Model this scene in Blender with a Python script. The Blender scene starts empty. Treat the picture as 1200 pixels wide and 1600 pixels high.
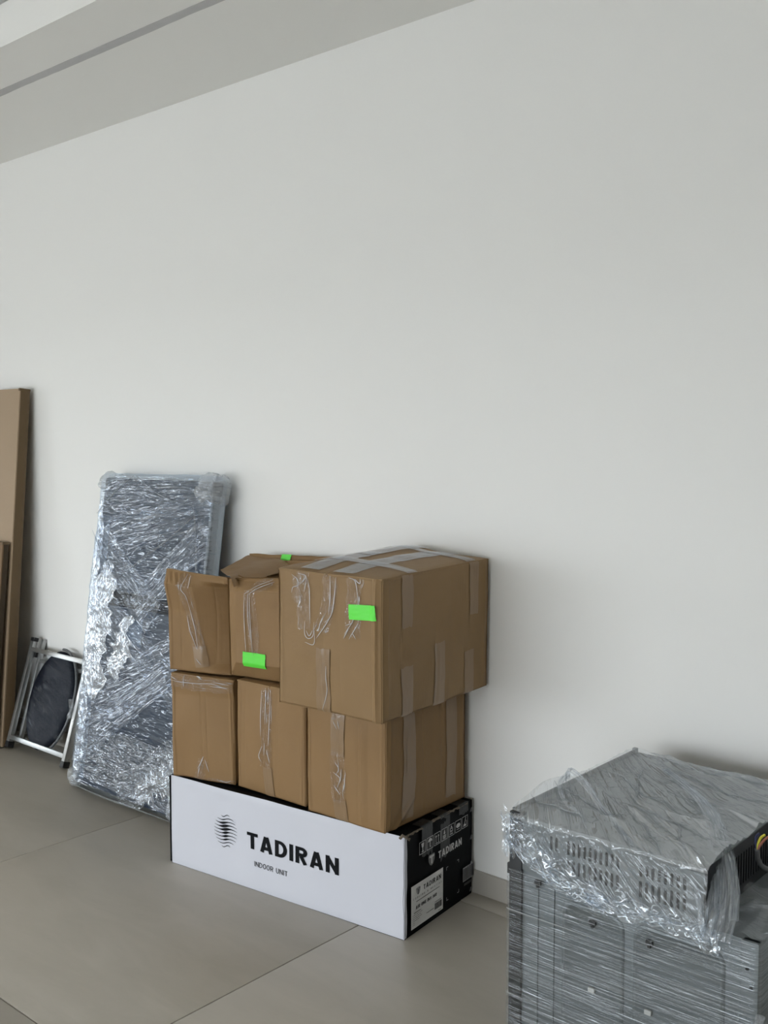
import bpy, bmesh, math, random
from mathutils import Vector, Matrix, noise
random.seed(7)
SC = bpy.context.scene
COL = SC.collection
PI = math.pi

# ------------------------------------------------------------------ camera
CAM_H, CAM_D, F_PX = 1.4, 2.5319, 1606.0
yaw, pitch = math.radians(41.0), math.atan(112 / 1606.0)
cam_data = bpy.data.cameras.new('camera')
cam_data.sensor_fit = 'VERTICAL'
cam_data.sensor_height = 32.0
cam_data.lens = F_PX / 1600.0 * 32.0
cam_data.clip_start = 0.02
cam = bpy.data.objects.new('camera', cam_data)
COL.objects.link(cam)
cam.location = (0, -CAM_D, CAM_H)
cam.rotation_euler = (PI / 2 - pitch, 0, yaw)
SC.camera = cam

# ------------------------------------------------------------------ world: an even overcast sky
ROOM_X0, ROOM_X1, ROOM_Y0, CEIL = -9.2, 3.4, -5.6, 2.691
SKY = 8.6
w = bpy.data.worlds.new('overcast_sky')
SC.world = w
w.use_nodes = True
bg = w.node_tree.nodes['Background']
bg.inputs[0].default_value = (0.93, 0.965, 1.0, 1)
bg.inputs[1].default_value = SKY

WIN1 = (-4.8, -2.6, 0.0, 2.1)      # window in the left wall: y0, y1, z0, z1
WIN2 = (-6.2, 0.2, 0.0, 1.75)      # window in the wall behind the camera: x0, x1, z0, z1

def portal(name, loc, rot, sx, sy):
    l = bpy.data.lights.new(name, 'AREA')
    l.shape = 'RECTANGLE'
    l.size, l.size_y = sx, sy
    l.cycles.is_portal = True
    o = bpy.data.objects.new(name, l)
    o.location, o.rotation_euler = loc, rot
    COL.objects.link(o)
portal('window_daylight_portal', (ROOM_X0 - 0.16, (WIN1[0] + WIN1[1]) / 2, (WIN1[2] + WIN1[3]) / 2), (0, -PI / 2, 0), WIN1[3] - WIN1[2], WIN1[1] - WIN1[0])
portal('window_daylight_portal', ((WIN2[0] + WIN2[1]) / 2, ROOM_Y0 - 0.16, (WIN2[2] + WIN2[3]) / 2), (PI / 2, 0, 0), WIN2[1] - WIN2[0], WIN2[3] - WIN2[2])

SC.view_settings.view_transform = 'Standard'
SC.view_settings.look = 'None'
SC.view_settings.gamma = 1.0
SC.view_settings.use_curve_mapping = False
SC.view_settings.exposure = 0.0
SC.cycles.use_denoising = True
SC.cycles.max_bounces = 14
SC.cycles.diffuse_bounces = 8
SC.cycles.transparent_max_bounces = 32
SC.cycles.caustics_reflective = False
SC.cycles.caustics_refractive = False
SC.cycles.sample_clamp_indirect = 8.0

# ------------------------------------------------------------------ materials
def new_mat(name):
    m = bpy.data.materials.new(name)
    m.use_nodes = True
    nt = m.node_tree
    for n in list(nt.nodes):
        nt.nodes.remove(n)
    out = nt.nodes.new('ShaderNodeOutputMaterial')
    return m, nt, out
def nd(nt, kind, **kw):
    n = nt.nodes.new(kind)
    for k, v in kw.items():
        if k.startswith('i_'):
            n.inputs[k[2:].replace('_', ' ')].default_value = v
        else:
            setattr(n, k, v)
    return n
def principled(nt, out, col, rough=0.6, metal=0.0, spec=0.5):
    b = nt.nodes.new('ShaderNodeBsdfPrincipled')
    b.inputs['Base Color'].default_value = (*col, 1)
    b.inputs['Roughness'].default_value = rough
    b.inputs['Metallic'].default_value = metal
    b.inputs['Specular IOR Level'].default_value = spec
    nt.links.new(b.outputs[0], out.inputs[0])
    return b
def plain(name, col, rough=0.6, metal=0.0, spec=0.5, nscale=60, nvar=0.06, bump=0.03):
    m, nt, out = new_mat(name)
    b = principled(nt, out, col, rough, metal, spec)
    tc = nd(nt, 'ShaderNodeTexCoord')
    no = nd(nt, 'ShaderNodeTexNoise', i_Scale=nscale, i_Detail=4.0)
    nt.links.new(tc.outputs['Object'], no.inputs['Vector'])
    mx = nd(nt, 'ShaderNodeMix', data_type='RGBA')
    mx.inputs[6].default_value = (*[c * (1 - nvar) for c in col], 1)
    mx.inputs[7].default_value = (*[min(1, c * (1 + nvar)) for c in col], 1)
    nt.links.new(no.outputs['Fac'], mx.inputs[0])
    nt.links.new(mx.outputs[2], b.inputs['Base Color'])
    if bump:
        bp = nd(nt, 'ShaderNodeBump', i_Strength=bump, i_Distance=0.01)
        nt.links.new(no.outputs['Fac'], bp.inputs['Height'])
        nt.links.new(bp.outputs[0], b.inputs['Normal'])
    return m

M = {}
M['wall'] = plain('wall_paint', (0.85, 0.85, 0.84), 0.85, spec=0.2, nscale=220, nvar=0.006, bump=0.02)
M['ceiling'] = plain('ceiling_paint', (0.84, 0.84, 0.825), 0.9, spec=0.1, nscale=160, nvar=0.006, bump=0.015)
M['added_ground'] = plain('added_ground_pale', (0.57, 0.57, 0.565), 0.8, nscale=3, nvar=0.08)
M['slot'] = plain('raw_slot_plaster', (0.50, 0.50, 0.51), 0.9, nscale=25, nvar=0.06, bump=0.1)
M['baseboard'] = plain('baseboard_tile', (0.42, 0.395, 0.355), 0.5, nscale=14, nvar=0.06, bump=0.02)
M['grout'] = plain('grout', (0.20, 0.19, 0.17), 0.9, nscale=120, nvar=0.1)
M['white_frame'] = plain('white_window_frame', (0.7, 0.7, 0.7), 0.4)
M['black_rubber'] = plain('black_rubber', (0.012, 0.012, 0.013), 0.5)
M['aluminium'] = plain('brushed_aluminium', (0.46, 0.465, 0.46), 0.36, metal=0.85, nscale=90, nvar=0.05)
M['green'] = plain('green_tape', (0.115, 0.78, 0.06), 0.5, nscale=40, nvar=0.05, bump=0.05)
M['ink'] = plain('black_ink', (0.005, 0.006, 0.008), 0.6, spec=0.12, nvar=0.0, bump=0)
M['grey_ink'] = plain('grey_ink', (0.14, 0.14, 0.14), 0.6, nvar=0.0, bump=0)
M['white_ink'] = plain('white_ink', (0.5, 0.5, 0.5), 0.6, nvar=0.0, bump=0)
M['pale_ink'] = plain('pale_ink', (0.33, 0.33, 0.34), 0.6, nvar=0.0, bump=0)
M['label'] = plain('paper_label', (0.66, 0.66, 0.65), 0.5, nvar=0.02, bump=0.02)
M['white_print'] = plain('white_printed_card', (0.595, 0.607, 0.672), 0.45, nscale=9, nvar=0.015, bump=0.03)
M['black_print'] = plain('black_printed_card', (0.0035, 0.004, 0.005), 0.6, spec=0.08, nscale=18, nvar=0.3, bump=0.06)
M['torn'] = plain('torn_card_edge', (0.15, 0.12, 0.09), 0.85, nscale=160, nvar=0.35, bump=0.2)
M['slate'] = plain('slate_blue_panel', (0.022, 0.036, 0.062), 0.5, nscale=6, nvar=0.35, bump=0.1)
M['slate_pale'] = plain('pale_slate_padding', (0.13, 0.17, 0.23), 0.6, nscale=10, nvar=0.3, bump=0.1)
M['black_seat'] = plain('black_vinyl', (0.008, 0.010, 0.017), 0.5, spec=0.1, nscale=30, nvar=0.15, bump=0.03)
M['steel'] = plain('galvanised_steel', (0.150, 0.166, 0.172), 0.42, metal=0.35, nscale=28, nvar=0.07, bump=0.02)
M['steel_dark'] = plain('dark_steel', (0.012, 0.014, 0.016), 0.45, metal=0.2, nscale=30, nvar=0.1)
M['cavity'] = plain('dark_cavity', (0.008, 0.008, 0.008), 0.8)
M['cable'] = plain('grey_cable', (0.09, 0.095, 0.10), 0.4)
M['wire_yellow'] = plain('yellow_wire', (0.62, 0.58, 0.05), 0.4)
M['wire_brown'] = plain('brown_wire', (0.33, 0.12, 0.08), 0.4)
M['wire_blue'] = plain('blue_wire', (0.03, 0.035, 0.10), 0.4)
M['scrap'] = plain('white_clip', (0.5, 0.5, 0.48), 0.5)

def tile_mat():
    m, nt, out = new_mat('porcelain_floor_tile')
    b = principled(nt, out, (0.3, 0.28, 0.25), 0.38, spec=0.55)
    geo = nd(nt, 'ShaderNodeNewGeometry')
    mp = nd(nt, 'ShaderNodeMapping', i_Scale=(1.6, 5.5, 1.0), i_Rotation=(0, 0, 0.35))
    nt.links.new(geo.outputs['Position'], mp.inputs['Vector'])
    n1 = nd(nt, 'ShaderNodeTexNoise', i_Scale=1.6, i_Detail=8.0, i_Roughness=0.62, i_Distortion=0.5)
    nt.links.new(mp.outputs[0], n1.inputs['Vector'])
    n2 = nd(nt, 'ShaderNodeTexNoise', i_Scale=70.0, i_Detail=3.0)
    nt.links.new(geo.outputs['Position'], n2.inputs['Vector'])
    cr = nd(nt, 'ShaderNodeValToRGB')
    cr.color_ramp.elements[0].position, cr.color_ramp.elements[0].color = 0.28, (0.385, 0.352, 0.298, 1)
    cr.color_ramp.elements[1].position, cr.color_ramp.elements[1].color = 0.72, (0.455, 0.420, 0.365, 1)
    nt.links.new(n1.outputs['Fac'], cr.inputs[0])
    nt.links.new(cr.outputs[0], b.inputs['Base Color'])
    mr = nd(nt, 'ShaderNodeMapRange')
    mr.inputs['To Min'].default_value, mr.inputs['To Max'].default_value = 0.34, 0.52
    nt.links.new(n1.outputs['Fac'], mr.inputs[0])
    nt.links.new(mr.outputs[0], b.inputs['Roughness'])
    bp = nd(nt, 'ShaderNodeBump', i_Strength=0.04, i_Distance=0.005)
    nt.links.new(n2.outputs['Fac'], bp.inputs['Height'])
    nt.links.new(bp.outputs[0], b.inputs['Normal'])
    return m
M['tile'] = tile_mat()

def card_mat(name, c0, c1, rib=150.0, rough=0.62, spec=0.3, bump=0.28):
    m, nt, out = new_mat(name)
    b = principled(nt, out, c0, rough, spec=spec)
    tc = nd(nt, 'ShaderNodeTexCoord')
    n1 = nd(nt, 'ShaderNodeTexNoise', i_Scale=7.0, i_Detail=5.0)
    nt.links.new(tc.outputs['Object'], n1.inputs['Vector'])
    mx = nd(nt, 'ShaderNodeMix', data_type='RGBA')
    mx.inputs[6].default_value, mx.inputs[7].default_value = (*c0, 1), (*c1, 1)
    nt.links.new(n1.outputs['Fac'], mx.inputs[0])
    nt.links.new(mx.outputs[2], b.inputs['Base Color'])
    mp = nd(nt, 'ShaderNodeMapping', i_Scale=(rib, 6.0, 1.0))
    nt.links.new(tc.outputs['UV'], mp.inputs['Vector'])
    n2 = nd(nt, 'ShaderNodeTexNoise', i_Scale=1.0, i_Detail=2.0)
    nt.links.new(mp.outputs[0], n2.inputs['Vector'])
    n3 = nd(nt, 'ShaderNodeTexNoise', i_Scale=22.0, i_Detail=4.0)
    nt.links.new(tc.outputs['Object'], n3.inputs['Vector'])
    ad = nd(nt, 'ShaderNodeMath', operation='MULTIPLY_ADD')
    ad.inputs[1].default_value = 0.25
    nt.links.new(n2.outputs['Fac'], ad.inputs[0])
    nt.links.new(n3.outputs['Fac'], ad.inputs[2])
    bp = nd(nt, 'ShaderNodeBump', i_Strength=bump, i_Distance=0.006)
    nt.links.new(ad.outputs[0], bp.inputs['Height'])
    nt.links.new(bp.outputs[0], b.inputs['Normal'])
    return m
M['card'] = card_mat('kraft_cardboard', (0.232, 0.138, 0.060), (0.268, 0.162, 0.073))
M['card_grey'] = card_mat('dull_kraft_cardboard', (0.240, 0.150, 0.070), (0.268, 0.170, 0.081))
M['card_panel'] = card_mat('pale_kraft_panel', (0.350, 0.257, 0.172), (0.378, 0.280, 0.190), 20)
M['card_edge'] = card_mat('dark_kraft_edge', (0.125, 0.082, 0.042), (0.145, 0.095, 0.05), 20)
M['card_edge_dark'] = card_mat('shadowed_kraft_edge', (0.050, 0.033, 0.018), (0.06, 0.04, 0.022), 20)  # shade of the side turned from the windows, painted into the colour
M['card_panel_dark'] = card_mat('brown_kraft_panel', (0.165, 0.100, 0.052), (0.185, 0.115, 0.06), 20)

def film_mat(name, su, sv, milky=0.06, gloss=0.12, streak=0.4, rough=0.12, bump=0.7, tint=(0.95, 0.965, 0.98), thr=0.60, dist=0.6, refl=0.95, fres=0.2, f2=2.4, det=5.0):
    """clear stretch film: transparent sheet + glossy creases + thin milky pull lines painted in as highlights, streaks run along UV u"""
    m, nt, out = new_mat(name)
    L = nt.links.new
    uv = nd(nt, 'ShaderNodeTexCoord')
    def n_at(a, b_, det, di):
        mp = nd(nt, 'ShaderNodeMapping', i_Scale=(a, b_, 1.0))
        L(uv.outputs['UV'], mp.inputs['Vector'])
        n = nd(nt, 'ShaderNodeTexNoise', i_Scale=1.0, i_Detail=det, i_Roughness=0.6, i_Distortion=di)
        L(mp.outputs[0], n.inputs['Vector'])
        return n
    n1 = n_at(su, sv, det, dist)
    n2 = n_at(su * 0.8, sv * f2, min(det, 3.0), dist * 0.7)
    n3 = n_at(su * 0.35, sv * 0.18, 2.0, 0.3)
    ad = nd(nt, 'ShaderNodeMath', operation='ADD')
    L(n1.outputs['Fac'], ad.inputs[0]); L(n2.outputs['Fac'], ad.inputs[1])
    bp = nd(nt, 'ShaderNodeBump', i_Strength=bump, i_Distance=0.02)
    L(ad.outputs[0], bp.inputs['Height'])
    mr = nd(nt, 'ShaderNodeMapRange')
    mr.inputs['From Min'].default_value, mr.inputs['From Max'].default_value = thr, thr + 0.10
    L(n2.outputs['Fac'], mr.inputs[0])
    mr2 = nd(nt, 'ShaderNodeMapRange')
    mr2.inputs['From Min'].default_value, mr2.inputs['From Max'].default_value = 0.38, 0.66
    L(n3.outputs['Fac'], mr2.inputs[0])
    st = nd(nt, 'ShaderNodeMath', operation='MULTIPLY')
    L(mr.outputs[0], st.inputs[0]); L(mr2.outputs[0], st.inputs[1])
    tr = nd(nt, 'ShaderNodeBsdfTransparent'); tr.inputs[0].default_value = (*tint, 1)
    df = nd(nt, 'ShaderNodeBsdfDiffuse'); df.inputs[0].default_value = (0.82, 0.84, 0.86, 1)
    if bump > 0: L(bp.outputs[0], df.inputs['Normal'])
    gl = nd(nt, 'ShaderNodeBsdfGlossy', i_Roughness=rough); gl.inputs[0].default_value = (refl * 0.93, refl * 0.97, refl * 1.02, 1)
    if bump > 0: L(bp.outputs[0], gl.inputs['Normal'])
    lw = nd(nt, 'ShaderNodeFresnel', i_IOR=1.5)
    if bump > 0: L(bp.outputs[0], lw.inputs['Normal'])
    fm = nd(nt, 'ShaderNodeMath', operation='MULTIPLY_ADD', use_clamp=True)
    fm.inputs[1].default_value, fm.inputs[2].default_value = streak, milky  # pale diffuse streaks stand in for highlights on the creases
    L(st.outputs[0], fm.inputs[0])
    m1 = nd(nt, 'ShaderNodeMixShader')
    L(fm.outputs[0], m1.inputs[0]); L(tr.outputs[0], m1.inputs[1]); L(df.outputs[0], m1.inputs[2])
    fg = nd(nt, 'ShaderNodeMath', operation='MULTIPLY_ADD', use_clamp=True)
    fg.inputs[1].default_value, fg.inputs[2].default_value = fres, gloss
    L(lw.outputs[0], fg.inputs[0])
    m2 = nd(nt, 'ShaderNodeMixShader')
    L(fg.outputs[0], m2.inputs[0]); L(m1.outputs[0], m2.inputs[1]); L(gl.outputs[0], m2.inputs[2])
    L(m2.outputs[0], out.inputs[0])
    return m
M['film_board'] = film_mat('stretch_film_on_panel', 7, 22, milky=0.0, gloss=0.10, streak=0.10, rough=0.04, bump=1.0, f2=1.9, det=2.0, fres=0.03, tint=(0.92, 0.96, 1.0))
M['film_band'] = film_mat('stretch_film_band', 4, 26, milky=0.006, gloss=0.11, streak=0.18, rough=0.04, bump=1.0, thr=0.60, f2=2.0, det=2.0, fres=0.05, tint=(0.95, 0.97, 1.0))
M['film_unit'] = film_mat('stretch_film_on_appliance', 1.6, 56, milky=0.002, gloss=0.10, streak=0.45, rough=0.05, bump=1.0, thr=0.60, f2=2.0, det=2.0, fres=0.03, dist=0.12)
M['film_drape'] = film_mat('loose_stretch_film', 4, 34, milky=0.075, gloss=0.06, streak=0.38, rough=0.08, bump=0.7, thr=0.56, dist=1.0, f2=2.0, det=2.5, fres=0.1)
M['film_crumple'] = film_mat('crumpled_stretch_film', 16, 26, milky=0.02, gloss=0.17, streak=0.14, rough=0.05, bump=1.0, thr=0.58, dist=1.4, f2=1.8, det=2.0, fres=0.05)
M['film_rope'] = film_mat('gathered_stretch_film', 8, 30, milky=0.20, gloss=0.07, streak=0.35, rough=0.12, bump=0.7, det=3.0, fres=0.1)
M['film_clear'] = film_mat('clear_film', 3, 30, milky=0.01, gloss=0.03, streak=0.15, rough=0.1, bump=0.5)
M['film_seat'] = film_mat('film_over_seat', 3, 16, milky=0.0, gloss=0.009, streak=0.10, rough=0.03, bump=0.8, fres=0.01, det=1.0, thr=0.62, f2=1.5)
M['pad'] = film_mat('foam_corner_pad', 30, 30, milky=0.26, gloss=0.07, streak=0.25, rough=0.10, bump=0.9, det=2.5, fres=0.1, dist=1.5)
M['tape'] = card_mat('taped_cardboard', (0.240, 0.155, 0.083), (0.262, 0.172, 0.096), 60, rough=0.28, spec=0.5, bump=0.08)
M['tape_crinkled'] = film_mat('crinkled_packing_tape', 1.6, 8, milky=0.006, gloss=0.045, streak=0.85, rough=0.08, bump=0.8, tint=(0.97, 0.96, 0.95), thr=0.585, dist=1.2, fres=0.05, det=2.5, f2=1.7)
M['tape_dark'] = plain('tape_on_black', (0.013, 0.0135, 0.0145), 0.34, spec=0.35, nscale=24, nvar=0.5, bump=0.1)
M['film_edge'] = film_mat('layered_film_edge', 12, 20, milky=0.05, gloss=0.34, streak=0.10, rough=0.07, bump=0.45, dist=1.4, f2=1.8, det=2.5, fres=0.05)
M['tape_top'] = film_mat('wide_packing_tape', 1.2, 3, milky=0.09, gloss=0.04, streak=0.08, rough=0.25, bump=0.05, tint=(0.96, 0.95, 0.94), fres=0.7, det=1.0, f2=1.8)
M['wrinkle'] = film_mat('tape_wrinkle', 8, 8, milky=0.62, gloss=0.12, streak=0.2, rough=0.15, bump=0.2, det=2.0, fres=0.1)
M['film_top'] = film_mat('loose_film_over_top', 4, 30, milky=0.24, gloss=0.07, streak=0.40, rough=0.08, bump=0.7, thr=0.55, dist=1.0, f2=2.0, det=2.5, fres=0.1)
def glass_mat():
    m, nt, out = new_mat('window_glass')
    tr = nd(nt, 'ShaderNodeBsdfTransparent'); tr.inputs[0].default_value = (0.96, 0.97, 0.97, 1)
    gl = nd(nt, 'ShaderNodeBsdfGlossy', i_Roughness=0.02)
    mx = nd(nt, 'ShaderNodeMixShader'); mx.inputs[0].default_value = 0.05
    nt.links.new(tr.outputs[0], mx.inputs[1]); nt.links.new(gl.outputs[0], mx.inputs[2]); nt.links.new(mx.outputs[0], out.inputs[0])
    return m
M['glass'] = glass_mat()

# ------------------------------------------------------------------ mesh helpers
def mesh_obj(name, verts, faces, mat, parent=None, uvs=None, smooth=False, mats=None, fmat=None):
    me = bpy.data.meshes.new(name)
    me.from_pydata([tuple(v) for v in verts], [], faces)
    if uvs is not None:
        ul = me.uv_layers.new(name='UVMap')
        for p in me.polygons:
            for li, vi in zip(p.loop_indices, p.vertices):
                ul.data[li].uv = uvs[vi]
    for mm in (mats or [mat]):
        me.materials.append(M[mm])
    if fmat:
        for p, i in zip(me.polygons, fmat):
            p.material_index = i
    if smooth:
        for p in me.polygons:
            p.use_smooth = True
    me.update()
    o = bpy.data.objects.new(name, me)
    COL.objects.link(o)
    if parent:
        o.parent = parent
    return o
def thing(name, label, cat, loc=(0, 0, 0), rot=(0, 0, 0), group=None):
    o = bpy.data.objects.new(name, None)
    o.empty_display_size = 0.1
    o.location, o.rotation_euler = loc, rot
    COL.objects.link(o)
    o['label'], o['category'] = label, cat
    if group:
        o['group'] = group
    return o
def box_data(boxes):
    vs, fs = [], []
    for (x0, x1, y0, y1, z0, z1) in boxes:
        b = len(vs)
        vs += [(x0, y0, z0), (x1, y0, z0), (x1, y1, z0), (x0, y1, z0), (x0, y0, z1), (x1, y0, z1), (x1, y1, z1), (x0, y1, z1)]
        fs += [tuple(b + i for i in q) for q in ((3, 2, 1, 0), (4, 5, 6, 7), (0, 1, 5, 4), (1, 2, 6, 5), (2, 3, 7, 6), (3, 0, 4, 7))]
    return vs, fs
def boxes(name, bl, mat, parent=None, bevel=0.0, kind=None):
    vs, fs = box_data(bl)
    o = mesh_obj(name, vs, fs, mat, parent)
    if bevel:
        bm = bmesh.new(); bm.from_mesh(o.data)
        bmesh.ops.bevel(bm, geom=bm.edges[:], offset=bevel, segments=2, affect='EDGES', profile=0.6)
        bm.to_mesh(o.data); bm.free()
        for p in o.data.polygons: p.use_smooth = True
        o.data.set_sharp_from_angle(angle=0.6)
    if kind:
        o['kind'] = kind
    return o
def struct(name, bl, mat, parent=None, label=None, bevel=0):
    o = boxes(name, bl, mat, parent, bevel=bevel)
    if parent is None:
        o['kind'] = 'structure'
        if label: o['label'] = label
    return o
def catmull(pts, n):
    P = [Vector(p) for p in pts]
    P = [P[0] * 2 - P[1]] + P + [P[-1] * 2 - P[-2]]
    out = []
    for i in range(1, len(P) - 2):
        for k in range(n):
            t = k / n
            a, b, c, d = P[i - 1], P[i], P[i + 1], P[i + 2]
            out.append(0.5 * ((2 * b) + (c - a) * t + (2 * a - 5 * b + 4 * c - d) * t * t + (3 * b - a - 3 * c + d) * t ** 3))
    out.append(P[-2].copy())
    return out
def tube_data(pts, rad, seg=8, flat=1.0, jitter=0.0, close=False):
    """tube along pts; rad is a number or a function of t"""
    vs, fs, uv = [], [], []
    n = len(pts)
    up = Vector((0.13, 0.27, 0.95)).normalized()
    for i, p in enumerate(pts):
        t = (pts[min(i + 1, n - 1)] - pts[max(i - 1, 0)]).normalized()
        a = t.cross(up)
        if a.length < 1e-3: a = t.cross(Vector((1, 0, 0)))
        a.normalize(); b = a.cross(t).normalized()
        r = rad(i / (n - 1)) if callable(rad) else rad
        for k in range(seg):
            an = 2 * PI * k / seg
            rr = r * (1 + jitter * noise.noise(Vector((p.x * 60, p.y * 60 + k * 1.7, p.z * 60))))
            vs.append(p + a * math.cos(an) * rr + b * math.sin(an) * rr * flat)
            uv.append((i / (n - 1), k / seg))
    for i in range(n - 1):
        for k in range(seg):
            k2 = (k + 1) % seg
            fs.append((i * seg + k, i * seg + k2, (i + 1) * seg + k2, (i + 1) * seg + k))
    if not close:
        fs.append(tuple(range(seg))[::-1]); fs.append(tuple((n - 1) * seg + k for k in range(seg)))
    return vs, fs, uv
def tube(name, pts, rad, mat, parent=None, seg=8, flat=1.0, jitter=0.0, sub=8):
    pp = catmull(pts, sub) if sub > 1 else [Vector(p) for p in pts]
    vs, fs, uv = tube_data(pp, rad, seg, flat, jitter)
    return mesh_obj(name, vs, fs, mat, parent, uv, smooth=True)
def grid_obj(name, fn, nu, nv, mat, parent=None, uvfn=None, smooth=True):
    vs, fs, uv = [], [], []
    for j in range(nv + 1):
        for i in range(nu + 1):
            u, v = i / nu, j / nv
            vs.append(fn(u, v)); uv.append(uvfn(u, v) if uvfn else (u, v))
    for j in range(nv):
        for i in range(nu):
            a = j * (nu + 1) + i
            fs.append((a, a + 1, a + nu + 2, a + nu + 1))
    return mesh_obj(name, vs, fs, mat, parent, uv, smooth)
GLYPHS = {}
def _arc(cx, cy, rx, ry, a0, a1, n=10):
    return [(cx + rx * math.cos(math.radians(a0 + (a1 - a0) * i / n)), cy + ry * math.sin(math.radians(a0 + (a1 - a0) * i / n))) for i in range(n + 1)]
def text_mesh(body, size, spacing=0.16, th=0.19):
    """plain upright sans capitals as flat outlines; cap height = size, th = stroke / height"""
    h = th / 2; lo, hi = h, 1 - h
    def g(ch):
        W = 0.62
        def O(W): return [_arc(W / 2, 0.5, W / 2 - h, 0.5 - h, 90, 450, 28)]
        if ch == 'T': return 0.60, [[(0, hi), (0.60, hi)], [(0.30, 0), (0.30, hi)]]
        if ch == 'A': return 0.70, [[(h * 1.05, 0), (0.325, 0.985)], [(0.375, 0.985), (0.70 - h * 1.05, 0)], [(0.14, 0.26), (0.56, 0.26)]]
        if ch == 'D': return W + .03, [[(0, hi), (0.24, hi)] + _arc(0.26, 0.5, W + .03 - 0.26 - h, 0.5 - h, 85, -85, 14) + [(0.24, lo), (0, lo)], [(h, h), (h, 1 - h)]]
        if ch == 'I': return 2 * h, [[(h, 0), (h, 1)]]
        if ch == 'R': return W, [[(h, 0), (h, 1 - h)], [(0, hi), (0.34, hi)] + _arc(0.36, 0.715, W - 0.36 - h, 0.285 - h, 85, -85, 10) + [(0.34, 0.43 + h), (h, 0.43 + h)], [(0.30, 0.45), (W - h * 1.05, 0)]]
        if ch == 'N': return W + .04, [[(h, 0), (h, 1)], [(W + .04 - h, 0), (W + .04 - h, 1)], [(h, 1 - h * 0.9), (W + .04 - h, h * 0.9)]]
        if ch in 'O0': return (0.66, O(0.66)) if ch == 'O' else (0.56, O(0.56))
        if ch == 'U': return W, [[(h, 1), (h, 0.32)] + _arc(W / 2, 0.32, W / 2 - h, 0.32 - h, 180, 360, 12) + [(W - h, 1)]]
        if ch == 'C': return W, [_arc(W / 2, 0.5, W / 2 - h, 0.5 - h, 45, 315, 20)]
        if ch == 'G': return W, [_arc(W / 2, 0.5, W / 2 - h, 0.5 - h, 45, 350, 22) + [(W - h, 0.5), (W * 0.55, 0.5)]]
        if ch == 'L': return 0.5, [[(h, 1), (h, lo), (0.5, lo)]]
        if ch == 'H': return W, [[(h, 0), (h, 1)], [(W - h, 0), (W - h, 1)], [(h, 0.5), (W - h, 0.5)]]
        if ch == 'E': return 0.52, [[(0.52, hi), (h, hi), (h, lo), (0.52, lo)], [(h, 0.52), (0.46, 0.52)]]
        if ch == 'V': return 0.66, [[(h, 1), (0.33, h), (0.66 - h, 1)]]
        if ch == '1': return 0.36, [[(0, 0.75), (0.36 - h, 1 - h), (0.36 - h, 0)]]
        if ch == '4': return 0.58, [[(0.44, 0), (0.44, 1 - h), (h * .5, 0.30), (0.58, 0.30)]]
        if ch == '&': return 0.66, [[(0.64, 0), (0.16, 0.70)] + _arc(0.30, 0.78, 0.15, 0.16, 190, -30, 10) + [(0.10, 0.32)] + _arc(0.28, 0.24, 0.22, 0.20, 150, 330, 10) + [(0.62, 0.48)]]
        return 0.34, []
    vs, fs, x = [], [], 0.0
    for ch in body:
        w_, strokes = g(ch)
        for pl in strokes:
            P_ = [Vector((px, py)) for px, py in pl]
            closed = (P_[0] - P_[-1]).length < 1e-6
            n = len(P_); b = len(vs)
            for i in range(n):
                if closed:
                    d0 = (P_[i] - P_[i - 1 if i else n - 2]).normalized(); d1 = (P_[(i + 1) if i < n - 1 else 1] - P_[i]).normalized()
                else:
                    d0 = (P_[i] - P_[max(i - 1, 0)]); d1 = (P_[min(i + 1, n - 1)] - P_[i])
                    if d0.length < 1e-9: d0 = d1
                    if d1.length < 1e-9: d1 = d0
                    d0, d1 = d0.normalized(), d1.normalized()
                n0, n1 = Vector((-d0.y, d0.x)), Vector((-d1.y, d1.x))
                mt = n0 + n1
                if mt.length < 0.2: mt = n1.copy()
                mt.normalize(); k = h / max(0.42, mt.dot(n1))
                q = P_[i]
                vs.append(((x + q.x + mt.x * k) * size, (q.y + mt.y * k) * size)); vs.append(((x + q.x - mt.x * k) * size, (q.y - mt.y * k) * size))
            for i in range(n - 1):
                fs.append((b + 2 * i, b + 2 * i + 1, b + 2 * i + 3, b + 2 * i + 2))
        x += w_ + spacing
    return vs, fs
def fit(vs, x0, x1, y0, y1):
    xs, ys = [v[0] for v in vs], [v[1] for v in vs]
    ax, bx, ay, by = min(xs), max(xs), min(ys), max(ys)
    return [(x0 + (v[0] - ax) / (bx - ax) * (x1 - x0), y0 + (v[1] - ay) / (by - ay) * (y1 - y0)) for v in vs]
def sm(x, a, b):
    t = max(0.0, min(1.0, (x - a) / (b - a)))
    return t * t * (3 - 2 * t)
def N3(x, y, z=0.0):
    return noise.noise(Vector((x, y, z)))

# ------------------------------------------------------------------ the room
floor = struct('floor', [(ROOM_X0 - 0.2, ROOM_X1 + 0.2, ROOM_Y0 - 0.2, 0.2, -0.12, -0.0035)], 'grout', label='large format greige porcelain tile floor')
TX0, TY0, TS, GAP = -1.949, -0.082, 1.2, 0.0016
for i in range(-7, 7):
    for j in range(-5, 1):
        x0, x1 = TX0 + i * TS, TX0 + (i + 1) * TS
        y0, y1 = TY0 + j * TS, TY0 + (j + 1) * TS
        x0, x1, y0, y1 = max(x0, ROOM_X0), min(x1, ROOM_X1), max(y0, ROOM_Y0), min(y1, 0.0)
        if x1 - x0 < 0.02 or y1 - y0 < 0.02: continue
        dz = 0.0004 * math.sin(i * 3.1 + j * 1.7)
        boxes('floor_tile', [(x0 + GAP, x1 - GAP, y0 + GAP, y1 - GAP, -0.012, 0.0 + min(0, dz))], 'tile', floor, bevel=0.0012)

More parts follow.
